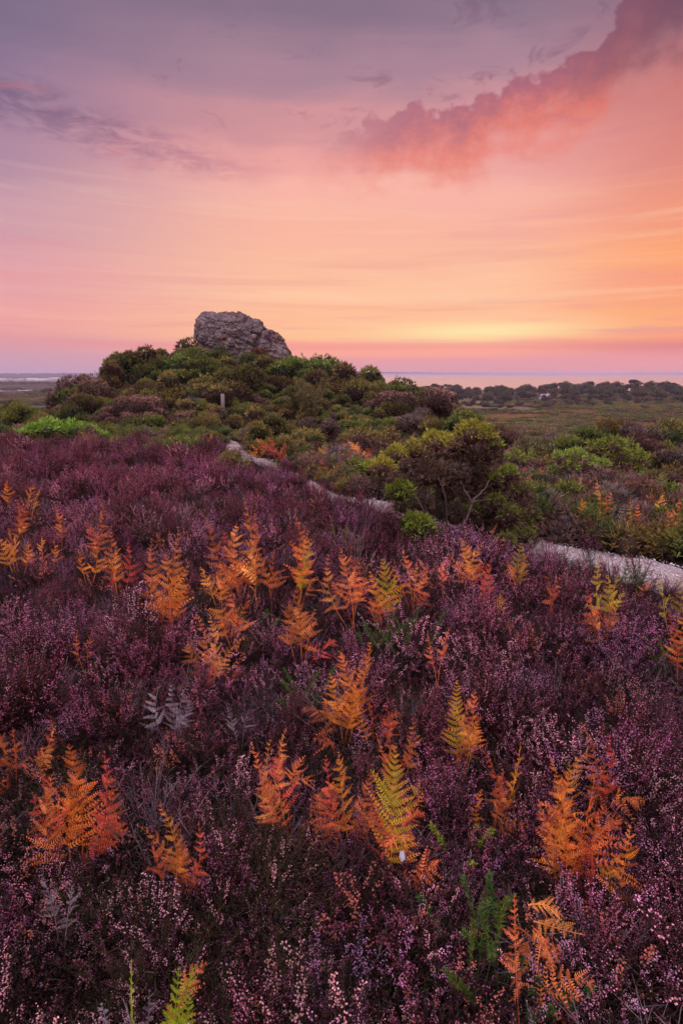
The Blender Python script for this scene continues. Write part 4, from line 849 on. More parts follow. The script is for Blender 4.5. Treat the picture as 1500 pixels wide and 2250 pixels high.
# ------------------------------------------------------------------ bracken
KIND = {'green': ((.44, .50, .03), (.86, .28, .05)), 'lime': ((.40, .60, .03), (.34, .52, .03)), 'orange': ((.90, .35, .045), (.78, .21, .065)), 'amber': ((.93, .43, .05), (.86, .29, .075)),
        'rust': ((.66, .17, .06), (.52, .12, .06)), 'salmon': ((.93, .35, .105), (.80, .24, .075)), 'old': ((.40, .10, .045), (.34, .09, .05)), 'grey': ((.30, .265, .295), (.38, .335, .36)), 'yellow': ((.62, .52, .06), (.72, .40, .06)),
        'dkgreen': ((.07, .14, .035), (.10, .17, .04)), 'pgreen': ((.17, .22, .07), (.22, .24, .08))}
def frond(g, base, tip, width, kind, r, face=None, npairs=13, npl=11, bare=.2, arch=.12, dry=.5, stem_r=.0028, taper=False):
    base = np.asarray(base, float); tip = np.asarray(tip, float); ax = tip - base; L = np.linalg.norm(ax)
    if face is None: face = unit(np.array([r.normal(0, .35 + .35 * dry), -1, .35 + r.normal(0, .2 + .3 * dry)]))
    cin, cout = [np.array(c) for c in KIND[kind]]
    up = np.array([0, 0, 1.0]); side0 = unit(np.cross(ax, face))
    ctl = base + ax * .5 + up * L * arch + side0 * r.normal(0, .05 + .09 * dry) * L + face * L * r.normal(.05, .07)
    tt = np.linspace(0, 1, 15); Rc = bez(base, ctl, tip, 15)
    tube(g, Rc, np.linspace(stem_r, stem_r * .25, 15), cin * .45 + cout * .35, 4)
    T = unit(np.gradient(Rc, axis=0))
    for i in range(npairs):
        tau = 1 - (1 - (i + .35) / npairs) ** 1.3; space = L * (1 - bare) * 1.3 * (1 - (i + .35) / npairs) ** .3 / npairs; t = bare + (1 - bare) * tau
        p = np.array([np.interp(t, tt, Rc[:, k]) for k in range(3)]); Tt = unit(np.array([np.interp(t, tt, T[:, k]) for k in range(3)]))
        N = unit(face - Tt * (face @ Tt)); B = np.cross(Tt, N)
        l = width * .56 * (1 - tau) ** .95 * ((.3 + .7 * min(1, tau * 3.2)) if taper else (.78 + .22 * min(1, tau * 6))) + .012 * L
        for sd_ in (-1, 1):
            if dry > .5 and r.random() < .07: continue
            brk = dry > .5 and r.random() < .12
            a = math.radians(56 - 10 * tau + r.normal(0, 7 * dry + 2)); ll = l * (r.uniform(.35, .6) if brk else r.uniform(.8, 1.14))
            d = Tt * math.cos(a) + B * sd_ * math.sin(a) + N * r.normal(0, .28 * dry + .05); d = unit(d)
            cu = N * (r.normal(-.12, .42) * dry) + Tt * r.normal(.14, .16 * dry) - up * (.08 + .30 * r.random()) * dry
            s = (np.arange(npl) + .4) / npl
            Q = p + d * (ll * s)[:, None] + cu[None] * (ll * s * s)[:, None]; dq = unit(d + 2 * cu[None] * s[:, None])
            sb = unit(np.cross(dq, N)); tw = r.normal(0, .35 * dry)
            pl = space * .47 * np.clip((1 - s) ** .55, .12, 1) * (.7 + .3 * np.minimum(1, s * 8)); pw = ll / npl * .62
            mixf = np.clip(s * .75 + abs(tau - .35) * .5 + r.normal(0, .18) - .12, 0, 1)[:, None]; C = (cin * (1 - mixf) + cout * mixf) * r.uniform(.75, 1.2)
            pl = np.minimum(pl, ll * .30)
            if dry > .4 and r.random() < .16: C = C * np.array([.5, .5, .6])
            for s2 in (-1, 1):
                e = unit(dq * .42 + sb * s2 + N * (tw * s2 + r.normal(0, .22 * dry, npl))[:, None]); curl = N * (-.25 * dry * pl)[:, None]
                b0 = Q; b1 = Q + e * pl[:, None] + curl; md = Q + e * (pl * .42)[:, None]
                w = dq * (pw * .5)
                V = np.stack([b0 - w * .55, md - w, b1, md + w, b0 + w * .55], 1).reshape(-1, 3); k5 = np.arange(npl)[:, None] * 5
                F = np.concatenate([k5 + 0, k5 + 1, k5 + 2, k5 + 3, k5 + 4], 1)
                g.add(V, F, np.repeat(C * r.uniform(.85, 1.15, (npl, 1)), 5, 0))
            wv = sb[0] * .0011
            g.add(np.stack([p - wv, p + wv, Q[-1]]), [[0, 1, 2]], cin * .6 + cout * .3)
def build_ferns():
    r = np.random.default_rng(47)
    for (bu, bv, label, fr) in FERNS:
        lift = .20 if bv > 1500 else (.24 if dpath(*hit(bu, bv, .24)[0][:2])[0] > 0 else .1)
        p, t = hit(bu, bv, lift); vis = p.copy(); soil = np.array([p[0], p[1], float(hgt(p[0], p[1]))])
        root = empty('bracken_fern', soil); tag(root, label, 'fern', 'bracken ferns in the heather')
        big = bv > 1430; nf = len(fr)
        for j, (tu, tv, w, kind, *from_) in enumerate(fr):
            Y = p[1] + r.uniform(-.06, .06) * t * .5; tip, tt = at(tu, tv, Y); width = w * tt / FPX
            start = soil + np.array([r.normal(0, .008), r.normal(0, .008), 0])
            if from_: start = at(from_[0], from_[1], p[1])[0]
            L = np.linalg.norm(tip - start); seen = np.linalg.norm(tip - vis); bare = float(np.clip(1 - seen / L, .05, .75)) * .72
            if from_: bare = .06; seen = L
            g = G()
            frond(g, start - soil, tip - soil, width * (1.2 if j == 0 else 1.3), kind, r, None, int(np.clip(seen / .017, 9, 16)) if big else int(np.clip(seen / .026, 8, 12)), 11 if big else 9, bare, .04 if tip[2] > start[2] + .1 else .3,
                  .2 if kind == 'lime' or (kind == 'green' and j == 0) else (1.0 if kind in ('rust', 'salmon', 'grey') else .75), .0022 if big else .003, bool(from_))
            g.build('frond', M_FERN, root)
        # withered lower fronds, bent outward into the heather
        Hm = max(.18, .62 * (at(fr[0][0], fr[0][1], p[1])[0][2] - soil[2]))
        if len(fr) > 2 and 'grey' not in fr[0][3]:
            for k in range(2 if big else 1):
                a = r.uniform(0, 6.28); rr_ = Hm * r.uniform(.3, .6); tip = np.array([math.cos(a) * rr_, math.sin(a) * rr_, Hm * r.uniform(.55, 1.0)]); g = G()
                frond(g, np.zeros(3), tip, Hm * r.uniform(.45, .7), 'old' if k % 2 else 'rust', r, unit(np.array([-tip[0] + r.normal(0, .1), -tip[1] - .25, .3])), 9, 8, .3, .35, 1.0, .002); g.build('frond', M_FERN, root)
build_ferns()
# bracken on and around the mound: a few plants copied
def fern_proto(kind, seed, n=5, H=.55):
    r = np.random.default_rng(seed); root = empty('bracken_fern')
    for j in range(n):
        a = r.uniform(0, 6.28); tip = np.array([math.cos(a) * H * r.uniform(.3, .75), math.sin(a) * H * r.uniform(.3, .75), H * r.uniform(.55, 1.0)])
        g = G(); frond(g, (0, 0, 0), tip, H * r.uniform(.5, .7), kind, r, unit(np.array([-tip[0] * .8, -tip[1] * .8 - .4, .8])), 9, 6, .3, .16, .6, .004)
        g.build('frond', M_FERN, root)
    return root
def far_ferns():
    r = np.random.default_rng(53); protos = {}
    spots = []
    for (u, v, k, s) in [(582, 1000, 'salmon', .8), (565, 992, 'pgreen', .8), (722, 1018, 'orange', .9), (800, 1030, 'salmon', 1.0), (782, 1034, 'salmon', .8), (740, 1035, 'pgreen', .9), (478, 962, 'orange', .7), (470, 975, 'amber', .8), (600, 1010, 'rust', .8),
                         (700, 1030, 'pgreen', .9), (680, 1012, 'pgreen', .8), (655, 1005, 'pgreen', .8), (690, 992, 'amber', .7), (710, 1005, 'pgreen', .8), (640, 960, 'pgreen', .9), (625, 985, 'pgreen', .9), (530, 965, 'pgreen', .9), (555, 950, 'pgreen', .9), (600, 955, 'pgreen', .9),
                         (740, 905, 'amber', .8), (760, 925, 'orange', .8), (755, 890, 'orange', .9), (775, 940, 'orange', .7), (790, 955, 'amber', .7), (850, 925, 'orange', .7), (870, 935, 'rust', .7), (330, 905, 'salmon', .8), (310, 935, 'salmon', .8), (350, 940, 'orange', .8),
                         (140, 938, 'salmon', .9), (185, 935, 'amber', .8), (1250, 1085, 'dkgreen', .8), (1215, 1075, 'pgreen', .8), (1190, 1040, 'pgreen', .9), (1160, 1022, 'pgreen', .8), (1420, 1120, 'dkgreen', .8), (1460, 1105, 'pgreen', .8),
                         (560, 1005, 'orange', .6), (655, 1035, 'pgreen', .7), (610, 1030, 'pgreen', .6), (835, 1045, 'salmon', .7), (500, 930, 'pgreen', .9), (520, 935, 'pgreen', .9), (575, 930, 'pgreen', .8), (800, 935, 'rust', .6), (905, 945, 'amber', .6), (920, 950, 'rust', .6), (660, 990, 'rust', .7), (1180, 1078, 'rust', .75), (1272, 1098, 'salmon', .65), (1345, 1112, 'rust', .7), (1388, 1082, 'rust', .6), (1462, 1072, 'rust', .65), (1242, 1128, 'rust', .6), (1442, 1152, 'amber', .7), (1492, 1092, 'salmon', .7), (1300, 1062, 'rust', .6), (850, 1060, 'rust', .7), (620, 1018, 'salmon', .7)]:
        spots.append((u, v, k, s))
    words = {'salmon': 'salmon', 'orange': 'orange', 'amber': 'golden', 'rust': 'rust', 'pgreen': 'pale green', 'dkgreen': 'dark green'}
    for i, (u, v, k, s) in enumerate(spots):
        p, t = hit(u, v, .1); z = float(hgt(p[0], p[1]))
        if dpath(p[0], p[1])[0] < .1: p[1] += .5; z = float(hgt(p[0], p[1]))
        o = protos[k] if False else None
        if k not in protos: protos[k] = o = fern_proto(k, 300 + i)
        else: o = copy_tree(protos[k])
        o.location = (p[0], p[1], z); o.rotation_euler = (0, 0, r.uniform(0, 6.28)); q = s * (1 + .02 * p[1]) * (.62 if p[1] > 12 else .88); o.scale = (q, q, q)
        where = 'on the mound slope' if p[1] > 14 else ('beyond the path near the right edge' if u > 1100 else 'on the far side of the path before the mound')
        tag(o, f'{words[k]} bracken plant growing {where}', 'fern', f'{words[k]} bracken {where}')
far_ferns()

# ------------------------------------------------------------------ undergrowth beyond the path (stuff)
def fern_low(seed, kind, n=4, H=.32):
    r = np.random.default_rng(seed); g = G()
    for j in range(n):
        a = r.uniform(0, 6.28); tip = np.array([math.cos(a) * H * r.uniform(.4, .9), math.sin(a) * H * r.uniform(.4, .9), H * r.uniform(.4, .9)])
        frond(g, (0, 0, 0), tip, H * .6, kind, r, unit(np.array([-tip[0], -tip[1] - .3, .9])), 11, 7, .2, .2, .7, .002)
    return g.mesh('low_bracken', M_FERN_I)
def low_scrub(seed, top, low, L=.042):
    r = np.random.default_rng(seed); g = G()
    for k in range(4):
        clump(g, np.array([r.normal(0, .12), r.normal(0, .12), r.uniform(.05, .2)]), r.uniform(.09, .16), 260, L, .0058, top * r.uniform(.7, 1.4), low * .7, r, .1, True, 2)
    return g.mesh('low_scrub', M_HEATHER)
def grass_mesh(seed, n=60, H=.4, col=(.42, .30, .14), spread=.35, w=.0022, mat=None):
    r = np.random.default_rng(seed); g = G()
    for i in range(n):
        a = r.uniform(0, 6.28); b = np.array([math.cos(a), math.sin(a), 0]) * r.uniform(0, .05); tl = r.uniform(.03, spread); h = H * r.uniform(.5, 1.05)
        e = b + np.array([math.cos(a) * math.sin(tl), math.sin(a) * math.sin(tl), math.cos(tl)]) * h + np.array([r.normal(0, .03), r.normal(0, .03), 0])
        Q = bez(b, b + (e - b) * .55 + np.array([0, 0, h * .12]), e, 5); sdv = unit(np.cross(e - b, r.normal(size=3))); ww = np.array([1, .9, .75, .5, .05]) * w
        V = np.concatenate([Q - sdv * ww[:, None], Q + sdv * ww[:, None]]); F = [[i_, i_ + 1, i_ + 6, i_ + 5] for i_ in range(4)]
        g.add(V, F, np.array(col) * r.uniform(.6, 1.35))
    return g.mesh('grass_tuft', mat or M_GRASS)
UV = [heather_tuft(401, MAROON, STEM, LEAFR, .6, 12, per=10, fl_size=1.5), heather_tuft(402, MAUVE, STEM, LEAFR, .8, 12, per=12, fl_size=1.6), low_scrub(403, OLIVE, BROWN * .8), low_scrub(404, GREEN, DKGREEN), low_scrub(405, BROWN * 1.1, BROWN * .7),
      low_scrub(406, np.array((.11, .14, .04)), DKGREEN), fern_low(407, 'pgreen'), fern_low(408, 'rust'), fern_low(409, 'dkgreen'), grass_mesh(410, 40, .34, (.30, .21, .11), .5, .0025, M_HEATHER), low_scrub(411, GREYB * .8, BROWN * .7, .05)]
def build_undergrowth():
    r = np.random.default_rng(61); xs = []; ys = []
    for (y0, y1, dens) in [(2.5, 5, 40), (5, 8, 36), (8, 12, 24), (12, 18, 12), (18, 28, 3.6), (28, 48, 1.2)]:
        w = .72 * y1 + 1.2; n = int(dens * (y1 - y0) * 2 * w); y = r.uniform(y0, y1, n); x = r.uniform(-w, w, n); k = np.abs(x) < .72 * y + 1.2; xs.append(x[k]); ys.append(y[k])
    x = np.concatenate(xs); y = np.concatenate(ys)
    k = (dpath(x, y) > np.where(y > 8.4, .2, .10)) & (y > ypath(x) + .15); x, y = x[k], y[k]; z = hgt(x, y); k = z > -8; x, y, z = x[k], y[k], z[k]; n = len(x)
    p = fbm(x / 1.3, y / 1.3, 91, 3); pv = fbm(x / 3, y / 3, 93, 2); vid = np.empty(n, int); u = r.uniform(0, 1, n)
    for i in range(n):
        purple = (2.0 < x[i] < 9 and 13 < y[i] < 26)
        if purple: w = [.18, .34, .08, .08, .03, .10, .08, .05, .0, .03, .03]
        elif y[i] < 13: w = [.30, .09, .10, .06, .17, .06, .02, .09, .01, .13, .06]
        elif p[i] > .5: w = [.10, .04, .26, .18, .12, .12, .08, .03, .02, .03, .02]
        else: w = [.08, .02, .20, .28, .10, .12, .10, .04, .03, .02, .01]
        w = np.cumsum(w); vid[i] = min(int(np.searchsorted(w / w[-1], u[i])), 10)
    s = r.uniform(.75, 1.35, n) * (1 + .5 * smooth((y - 6) / 30))
    rot = np.stack([r.normal(0, .12, n), r.normal(0, .12, n), r.uniform(0, 6.28, n)], 1); v = (.6 + .8 * pv) * r.uniform(.8, 1.2, n)
    tint = np.stack([v * r.uniform(.9, 1.1, n), v * r.uniform(.92, 1.06, n), v * r.uniform(.9, 1.1, n)], 1)
    scatter('undergrowth', UV, np.stack([x, y, z - .02], 1), rot, np.stack([s, s, s * .95], 1), vid, tint); print('undergrowth', n)
build_undergrowth()

# ------------------------------------------------------------------ heath scrub on the plain (stuff)
def build_scrub():
    r = np.random.default_rng(67)
    def lump(seed, top, low):
        q = np.random.default_rng(seed); g = G()
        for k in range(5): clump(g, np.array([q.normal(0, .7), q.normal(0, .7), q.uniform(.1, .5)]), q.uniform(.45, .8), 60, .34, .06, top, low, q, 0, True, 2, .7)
        return g.mesh('scrub_lump', M_HEATHER)
    SV = [lump(501, GREEN * .8, DKGREEN), lump(502, OLIVE * .9, DKGREEN), lump(503, BROWN, BROWN * .7), lump(504, np.array((.085, .10, .04)), DKGREEN), lump(505, np.array((.27, .16, .075)), np.array((.17, .095, .05)))]
    N = 26000; y = 45 + (430 - 45) * r.uniform(0, 1, N) ** 1.25; x = r.uniform(-.72, .8, N) * y
    d = fbm(x / 22, y / 22, 95, 3); d2 = fbm(x / 70, y / 45, 97, 2)
    k = (d * .6 + d2 * .6 > .54) & (hgt(x, y) < -5); x, y = x[k], y[k]
    yw = r.uniform(330, 1150, 5000); xw = r.uniform(-.8, -.3, 5000) * yw; kw = (fbm(xw / 90, yw / 60, 96, 2) > .5) & ~((yw > 470) & (yw < 560) & (xw < -270)) & (yw < 1080); x = np.concatenate([x, xw[kw]]); y = np.concatenate([y, yw[kw]]); n = len(x)
    clr = [(1390, 934, 48, 7), (1130, 916, 75, 5), (1040, 922, 50, 5), (1270, 905, 60, 3.5), (1190, 968, 40, 9), (1330, 922, 30, 3)]
    def inside(px, py):
        zz = hgt(px, py) - EYE; ca = CP * py - SP * zz; uu = 750 + FPX * px / ca; vv = 1125 - FPX * (SP * py + CP * zz) / ca; m_ = np.zeros(px.shape, bool)
        for (a_, b_, c_, d_) in clr: m_ |= ((uu - a_) / c_) ** 2 + ((vv - b_) / d_) ** 2 < .6 + .8 * fbm(px / 4, py / 4, 105, 2)
        return m_
    ko = ~inside(x, y); x, y = x[ko], y[ko]; vid0 = r.choice(4, len(x), p=[.3, .36, .1, .24])
    xg = r.uniform(15, 150, 40000); yg = r.uniform(80, 320, 40000); kg = inside(xg, yg); xg, yg = xg[kg][:6000], yg[kg][:6000]
    x = np.concatenate([x, xg]); y = np.concatenate([y, yg]); vid = np.concatenate([vid0, np.full(len(xg), 4)]); n = len(x)
    s = r.uniform(.5, 1.25, n) * (1 + y / 500) * np.where(vid == 4, .6, 1); v = r.uniform(.65, 1.25, n) * (.55 + .9 * fbm(x / 30, y / 30, 99, 2))
    scatter('scrub', SV, np.stack([x, y, hgt(x, y) - .15], 1), np.stack([0 * x, 0 * x, r.uniform(0, 6.28, n)], 1), np.stack([s * 1.3, s * 1.3, s * .75], 1), vid, np.stack([v * 1.05, v, v], 1)); print('scrub', n)
build_scrub()

# ------------------------------------------------------------------ trees before the sea
def tree_mesh(seed, H, W, shape, col):
    r = np.random.default_rng(seed); gt = G(); gc = G()
    tops = []
    n = 9 if shape == 'round' else 7
    for k in range(n):
        a = r.uniform(0, 6.28); dd = math.sqrt(r.uniform(0, 1)) * W * .36
        zz = H * (r.uniform(.38, .80) if shape == 'round' else (r.uniform(.72, .86) if shape == 'pine' else r.uniform(.25, .7))); tops.append(np.array([math.cos(a) * dd, math.sin(a) * dd, zz]))
    tube(gt, [(0, 0, -.3), (r.normal(0, .1), r.normal(0, .1), H * .3), (r.normal(0, .2), r.normal(0, .2), H * .68)], [.26, .2, .1], (.07, .055, .05), 6)
    for c in tops:
        tube(gt, bez(np.array([0, 0, H * .3]), np.array([c[0] * .3, c[1] * .3, c[2] * .75]), c, 5), [.12, .1, .08, .06, .03], (.07, .055, .05), 4)
        rad = np.array([1, 1, .92 if shape != 'pine' else .46]) * W * r.uniform(.15, .27)
        clump(gc, c, rad, 110, .55, .13, col * r.uniform(.8, 1.2), col * .55, r, 0, True, 3)
    return gt.mesh('trunk', M_BARK), gc.mesh('crown', M_LEAF)
def build_trees():
    r = np.random.default_rng(71); base = np.array((.085, .085, .040))
    kinds = {'round': [tree_mesh(601 + i, 7.0, 8.0, 'round', base * (1, 1, 1)) for i in range(3)] + [tree_mesh(604, 6.5, 7.5, 'round', np.array((.13, .09, .05)))],
             'pine': [tree_mesh(611 + i, 9.0, 8.0, 'pine', np.array((.05, .062, .034))) for i in range(2)], 'low': [tree_mesh(621 + i, 4.2, 7.0, 'low', base * 1.1) for i in range(2)]}
    names = {'round': ('leafy_tree', 'rounded leafy tree in the belt of woodland before the sea', 'rounded trees before the sea'), 'pine': ('pine_tree', 'flat-topped pine standing above the woodland before the sea', 'pines before the sea'),
             'low': ('thorn_tree', 'low spreading thorn tree at the field edge of the woodland', 'thorn trees at the woodland edge')}
    proto = {}
    def put(kind, x, y, s, z=None):
        i = r.integers(0, len(kinds[kind])); t, c = kinds[kind][i]
        if (kind, i) not in proto:
            root = empty(names[kind][0]); ot = bpy.data.objects.new('trunk', t); oc = bpy.data.objects.new('crown', c)
            for o in (ot, oc): sc.collection.objects.link(o); o.parent = root
            proto[(kind, i)] = root
        else: root = copy_tree(proto[(kind, i)])
        root.location = (x, y, float(hgt(x, y)) - .2); root.rotation_euler = (0, 0, r.uniform(0, 6.28)); root.scale = (s * r.uniform(.9, 1.2), s * r.uniform(.9, 1.2), s * r.uniform(.85, 1.1))
        tag(root, names[kind][1], 'tree', names[kind][2]); return root
    for row, (Y, n, s) in enumerate([(455, 28, 1.15), (425, 30, 1.15), (395, 30, 1.05), (365, 28, .95), (335, 28, .85), (308, 26, .7), (286, 24, .6)]):
        for k in range(n):
            u = 855 + (1560 - 855) * (k + r.uniform(.1, .9)) / n; y = Y + r.uniform(-11, 11); x = (u - 750) / FPX * y * .97
            if abs(u - 1166) < 15 and y < 356: continue
            put('low' if row >= 5 and r.random() < .5 else 'round', x, y, s * r.uniform(.7, 1.05) * (1 if u < 1280 else 1.05))
    for u, s, Y in [(940, .95, 455), (955, 1.0, 450), (968, .9, 458), (985, 1.0, 452), (1002, .85, 455), (1300, 1.0, 430), (1390, 1.1, 425), (1405, 1.0, 430), (1232, .9, 440), (1225, .8, 445), (1480, .9, 400)]:
        put('pine', (u - 750) / FPX * Y * .97, Y, s)
    # scattered thorn bushes on the heath
    for (u, v, s) in [(1208, 893, .55), (1085, 905, .5), (1060, 905, .45), (1235, 890, .5), (1330, 905, .4), (1170, 905, .35), (1415, 900, .5), (1300, 893, .6), (1270, 885, .6), (1080, 895, .4)]:
        p, t = hit(u, v); o = put('low', p[0], p[1], s); tag(o, 'isolated dark thorn bush on the open heath before the woodland', 'tree', 'lone bushes on the heath')
    for (u, v, s) in [(102, 862, 1.0), (25, 889, .45), (40, 892, .4), (8, 890, .45), (140, 877, .4), (170, 872, .5)]:
        p = hit_plane(u, v, -13.5); o = put('low', p[0], p[1], s * 1.3); tag(o, 'isolated dark bush on the purple plain left of the mound', 'tree', 'lone bushes on the left plain')
build_trees()

# ------------------------------------------------------------------ far cottage and harbour town
def flat_mat(name, c, rough=.8):
    def f(q, bs, P): q.put(bs.inputs['Base Color'], q.mix(q.noise(P, .8, 4, .6), tuple(np.array(c) * .85), tuple(np.minimum(np.array(c) * 1.1, .9))))
    return proc_mat(name, f, rough)
M_WALL = flat_mat('white_wall', (.46, .45, .46)); M_SLATE = flat_mat('slate', (.30, .30, .36)); M_DARK = flat_mat('dark_opening', (.04, .04, .05)); M_TILE = flat_mat('tile', (.25, .13, .10))
def box(g, x0, x1, y0, y1, z0, z1):
    V = [(x, y, z) for z in (z0, z1) for y in (y0, y1) for x in (x0, x1)]; g.add(V, [[0, 2, 3, 1], [4, 5, 7, 6], [0, 1, 5, 4], [2, 6, 7, 3], [0, 4, 6, 2], [1, 3, 7, 5]], (.5, .5, .5))
def house(name, loc, rz, w, d, h, rh, wall, roof, label, group=None, win=3):
    root = empty(name, loc); root.rotation_euler = (0, 0, rz); tag(root, label, 'house', group)
    g = G(); box(g, -w / 2, w / 2, -d / 2, d / 2, -.5, h)
    for s in (-1, 1): g.add([(s * w / 2, -d / 2, h), (s * w / 2, d / 2, h), (s * w / 2, 0, h + rh)], [[0, 1, 2]] if s > 0 else [[2, 1, 0]], (.5, .5, .5))
    g.build('wall', wall, root)
    g = G(); e = .35; th = .18
    for s in (-1, 1):
        a = np.array([[-w / 2 - e, s * (d / 2 + e), h - e * rh / (d / 2)], [w / 2 + e, s * (d / 2 + e), h - e * rh / (d / 2)], [w / 2 + e, 0, h + rh], [-w / 2 - e, 0, h + rh]]) + np.array([0, 0, .02])
        b = a + np.array([0, 0, th]); g.add(np.vstack([a, b]), [[0, 1, 2, 3], [7, 6, 5, 4], [0, 4, 5, 1], [1, 5, 6, 2], [3, 2, 6, 7], [0, 3, 7, 4]], (.4, .4, .4))
    rf = g.build('roof', roof, root); g = G(); box(g, w * .3, w * .3 + .7, -.35, .35, h + rh * .6, h + rh + .8); g.build('chimney', wall, rf)
    for k in range(win):
        g = G(); cx = -w / 2 + w * (k + .5) / win; box(g, cx - .5, cx + .5, -d / 2 - .04, -d / 2 + .1, h * .4, h * .4 + 1.2); g.build('window', M_DARK, root)
    return root
p, t = hit(1166, 877); house('cottage', (p[0], 352, float(hgt(p[0], 352))), .25, 5.6, 4.6, 2.0, 2.0, flat_mat('cottage_wall', (.30, .29, .30)), M_SLATE, 'small white cottage with pale grey roof among the trees before the sea')
def town():
    r = np.random.default_rng(83)
    for (u, w, h, Y) in [(2, 30, 7, 1210), (10, 18, 6, 1230), (42, 20, 6, 1220), (50, 16, 7, 1240), (74, 26, 8, 1180), (82, 22, 7, 1190), (93, 24, 6, 1170), (100, 26, 8, 1185), (108, 28, 7, 1175), (116, 18, 6, 1190), (122, 24, 9, 1200), (129, 20, 7, 1190),
                         (138, 16, 6, 1230), (154, 22, 8, 1260), (160, 14, 7, 1270), (172, 24, 8, 1280), (180, 20, 7, 1275), (20, 14, 6, 1300), (62, 14, 6, 1320), (145, 14, 6, 1300), (188, 16, 7, 1290)]:
        x = (u - 750) / FPX * Y * .974
        house('house', (x, Y, float(hgt(x, Y)) - .3), r.uniform(-.25, .25), w, 12, h * .62, h * .3, M_WALL, random.choice([M_SLATE, M_WALL, M_SLATE]), 'distant white waterside building of the harbour town left of the mound', 'harbour town buildings', 4)
town()

# ------------------------------------------------------------------ small things
def place(o, u, v, lift=.0, s=1.0, rz=0):
    p, t = hit(u, v, lift); o.location = (p[0], p[1], float(hgt(p[0], p[1]))); o.scale = (s, s, s); o.rotation_euler = (0, 0, rz); return p
# wooden waymark post
def post():
    px_, pt_ = hit(489, 893, .28); h = 44 * pt_ / FPX; w = 4.0 * pt_ / FPX
    g = G()
    P = [(-w, -w, -.3), (w, -w, -.3), (w, w, -.3), (-w, w, -.3), (-w, -w, h - .07), (w, -w, h - .07), (w, w, h), (-w, w, h)]
    g.add(P, [[0, 3, 2, 1], [0, 1, 5, 4], [1, 2, 6, 5], [2, 3, 7, 6], [3, 0, 4, 7], [4, 5, 6, 7]], (.28, .24, .25))
    def wood(q, bs, P_):
        mp = q.n('ShaderNodeMapping'); q.put(mp.inputs['Vector'], P_); mp.inputs['Scale'].default_value = (40, 40, 2)
        q.put(bs.inputs['Base Color'], q.mix(q.noise(mp.outputs[0], 1, 4, .6), (.10, .085, .085), (.24, .215, .225)))
    o = g.build('waymark_post', proc_mat('weathered_wood', wood, .9)); x, y = POST_XY
    import bmesh
    bm = bmesh.new(); bm.from_mesh(o.data); bmesh.ops.bevel(bm, geom=bm.edges[:], offset=.012, segments=2, affect='EDGES'); bm.to_mesh(o.data); bm.free()
    o.location = (x, y, float(hgt(x, y))); o.rotation_euler = (.02, .03, .3); tag(o, 'weathered grey wooden post standing on the mound below the boulder', 'post')
post()
# stones
def stone_mat(q, bs, P):
    q.put(bs.inputs['Base Color'], q.mix(q.noise(P, 25, 5, .65), (.28, .28, .33), (.50, .50, .57))); bump(q, bs, q.noise(P, 60, 4, .6), .4, .01)
M_STONE = proc_mat('pale_stone', stone_mat, .85)
def stone(u, v, size, label, lift, seed, sq=.8, tall=1.0):
    import bmesh
    bm = bmesh.new(); bmesh.ops.create_icosphere(bm, subdivisions=4, radius=1); r = np.random.default_rng(seed)
    cuts = [(unit(r.normal(size=3)), r.uniform(.38, .7)) for _ in range(11)]
    for vt in bm.verts:
        c = np.array(vt.co)
        for nrm, dd in cuts:
            e = c @ nrm - dd
            if e > 0: c = c - nrm * e
        vt.co = Vector(c * size * np.array([1, sq, tall])) + Vector((0, 0, 0)); vt.co *= 1 + .06 * mn.noise(Vector(c) * 2.5)
    me = bpy.data.meshes.new('stone'); bm.to_mesh(me); bm.free(); me.materials.append(M_STONE); o = bpy.data.objects.new('stone', me); sc.collection.objects.link(o)
    p, t = hit(u, v, lift); o.location = p; o.rotation_euler = (.3, .2, seed); tag(o, label, 'stone'); return o
stone(887, 1886, .021, 'white angular stone in the heather below the yellow-green bracken', .19, 5, .8, 1.25)
stone(800, 1112, .05, 'pale stone at the edge of the path left of the big gorse', .02, 8)
stone(1218, 1180, .03, 'small pale stone on the far edge of the gravel path', .02, 9)
stone(435, 914, .16, 'pale stone beside the path high on the mound slope', .0, 12)
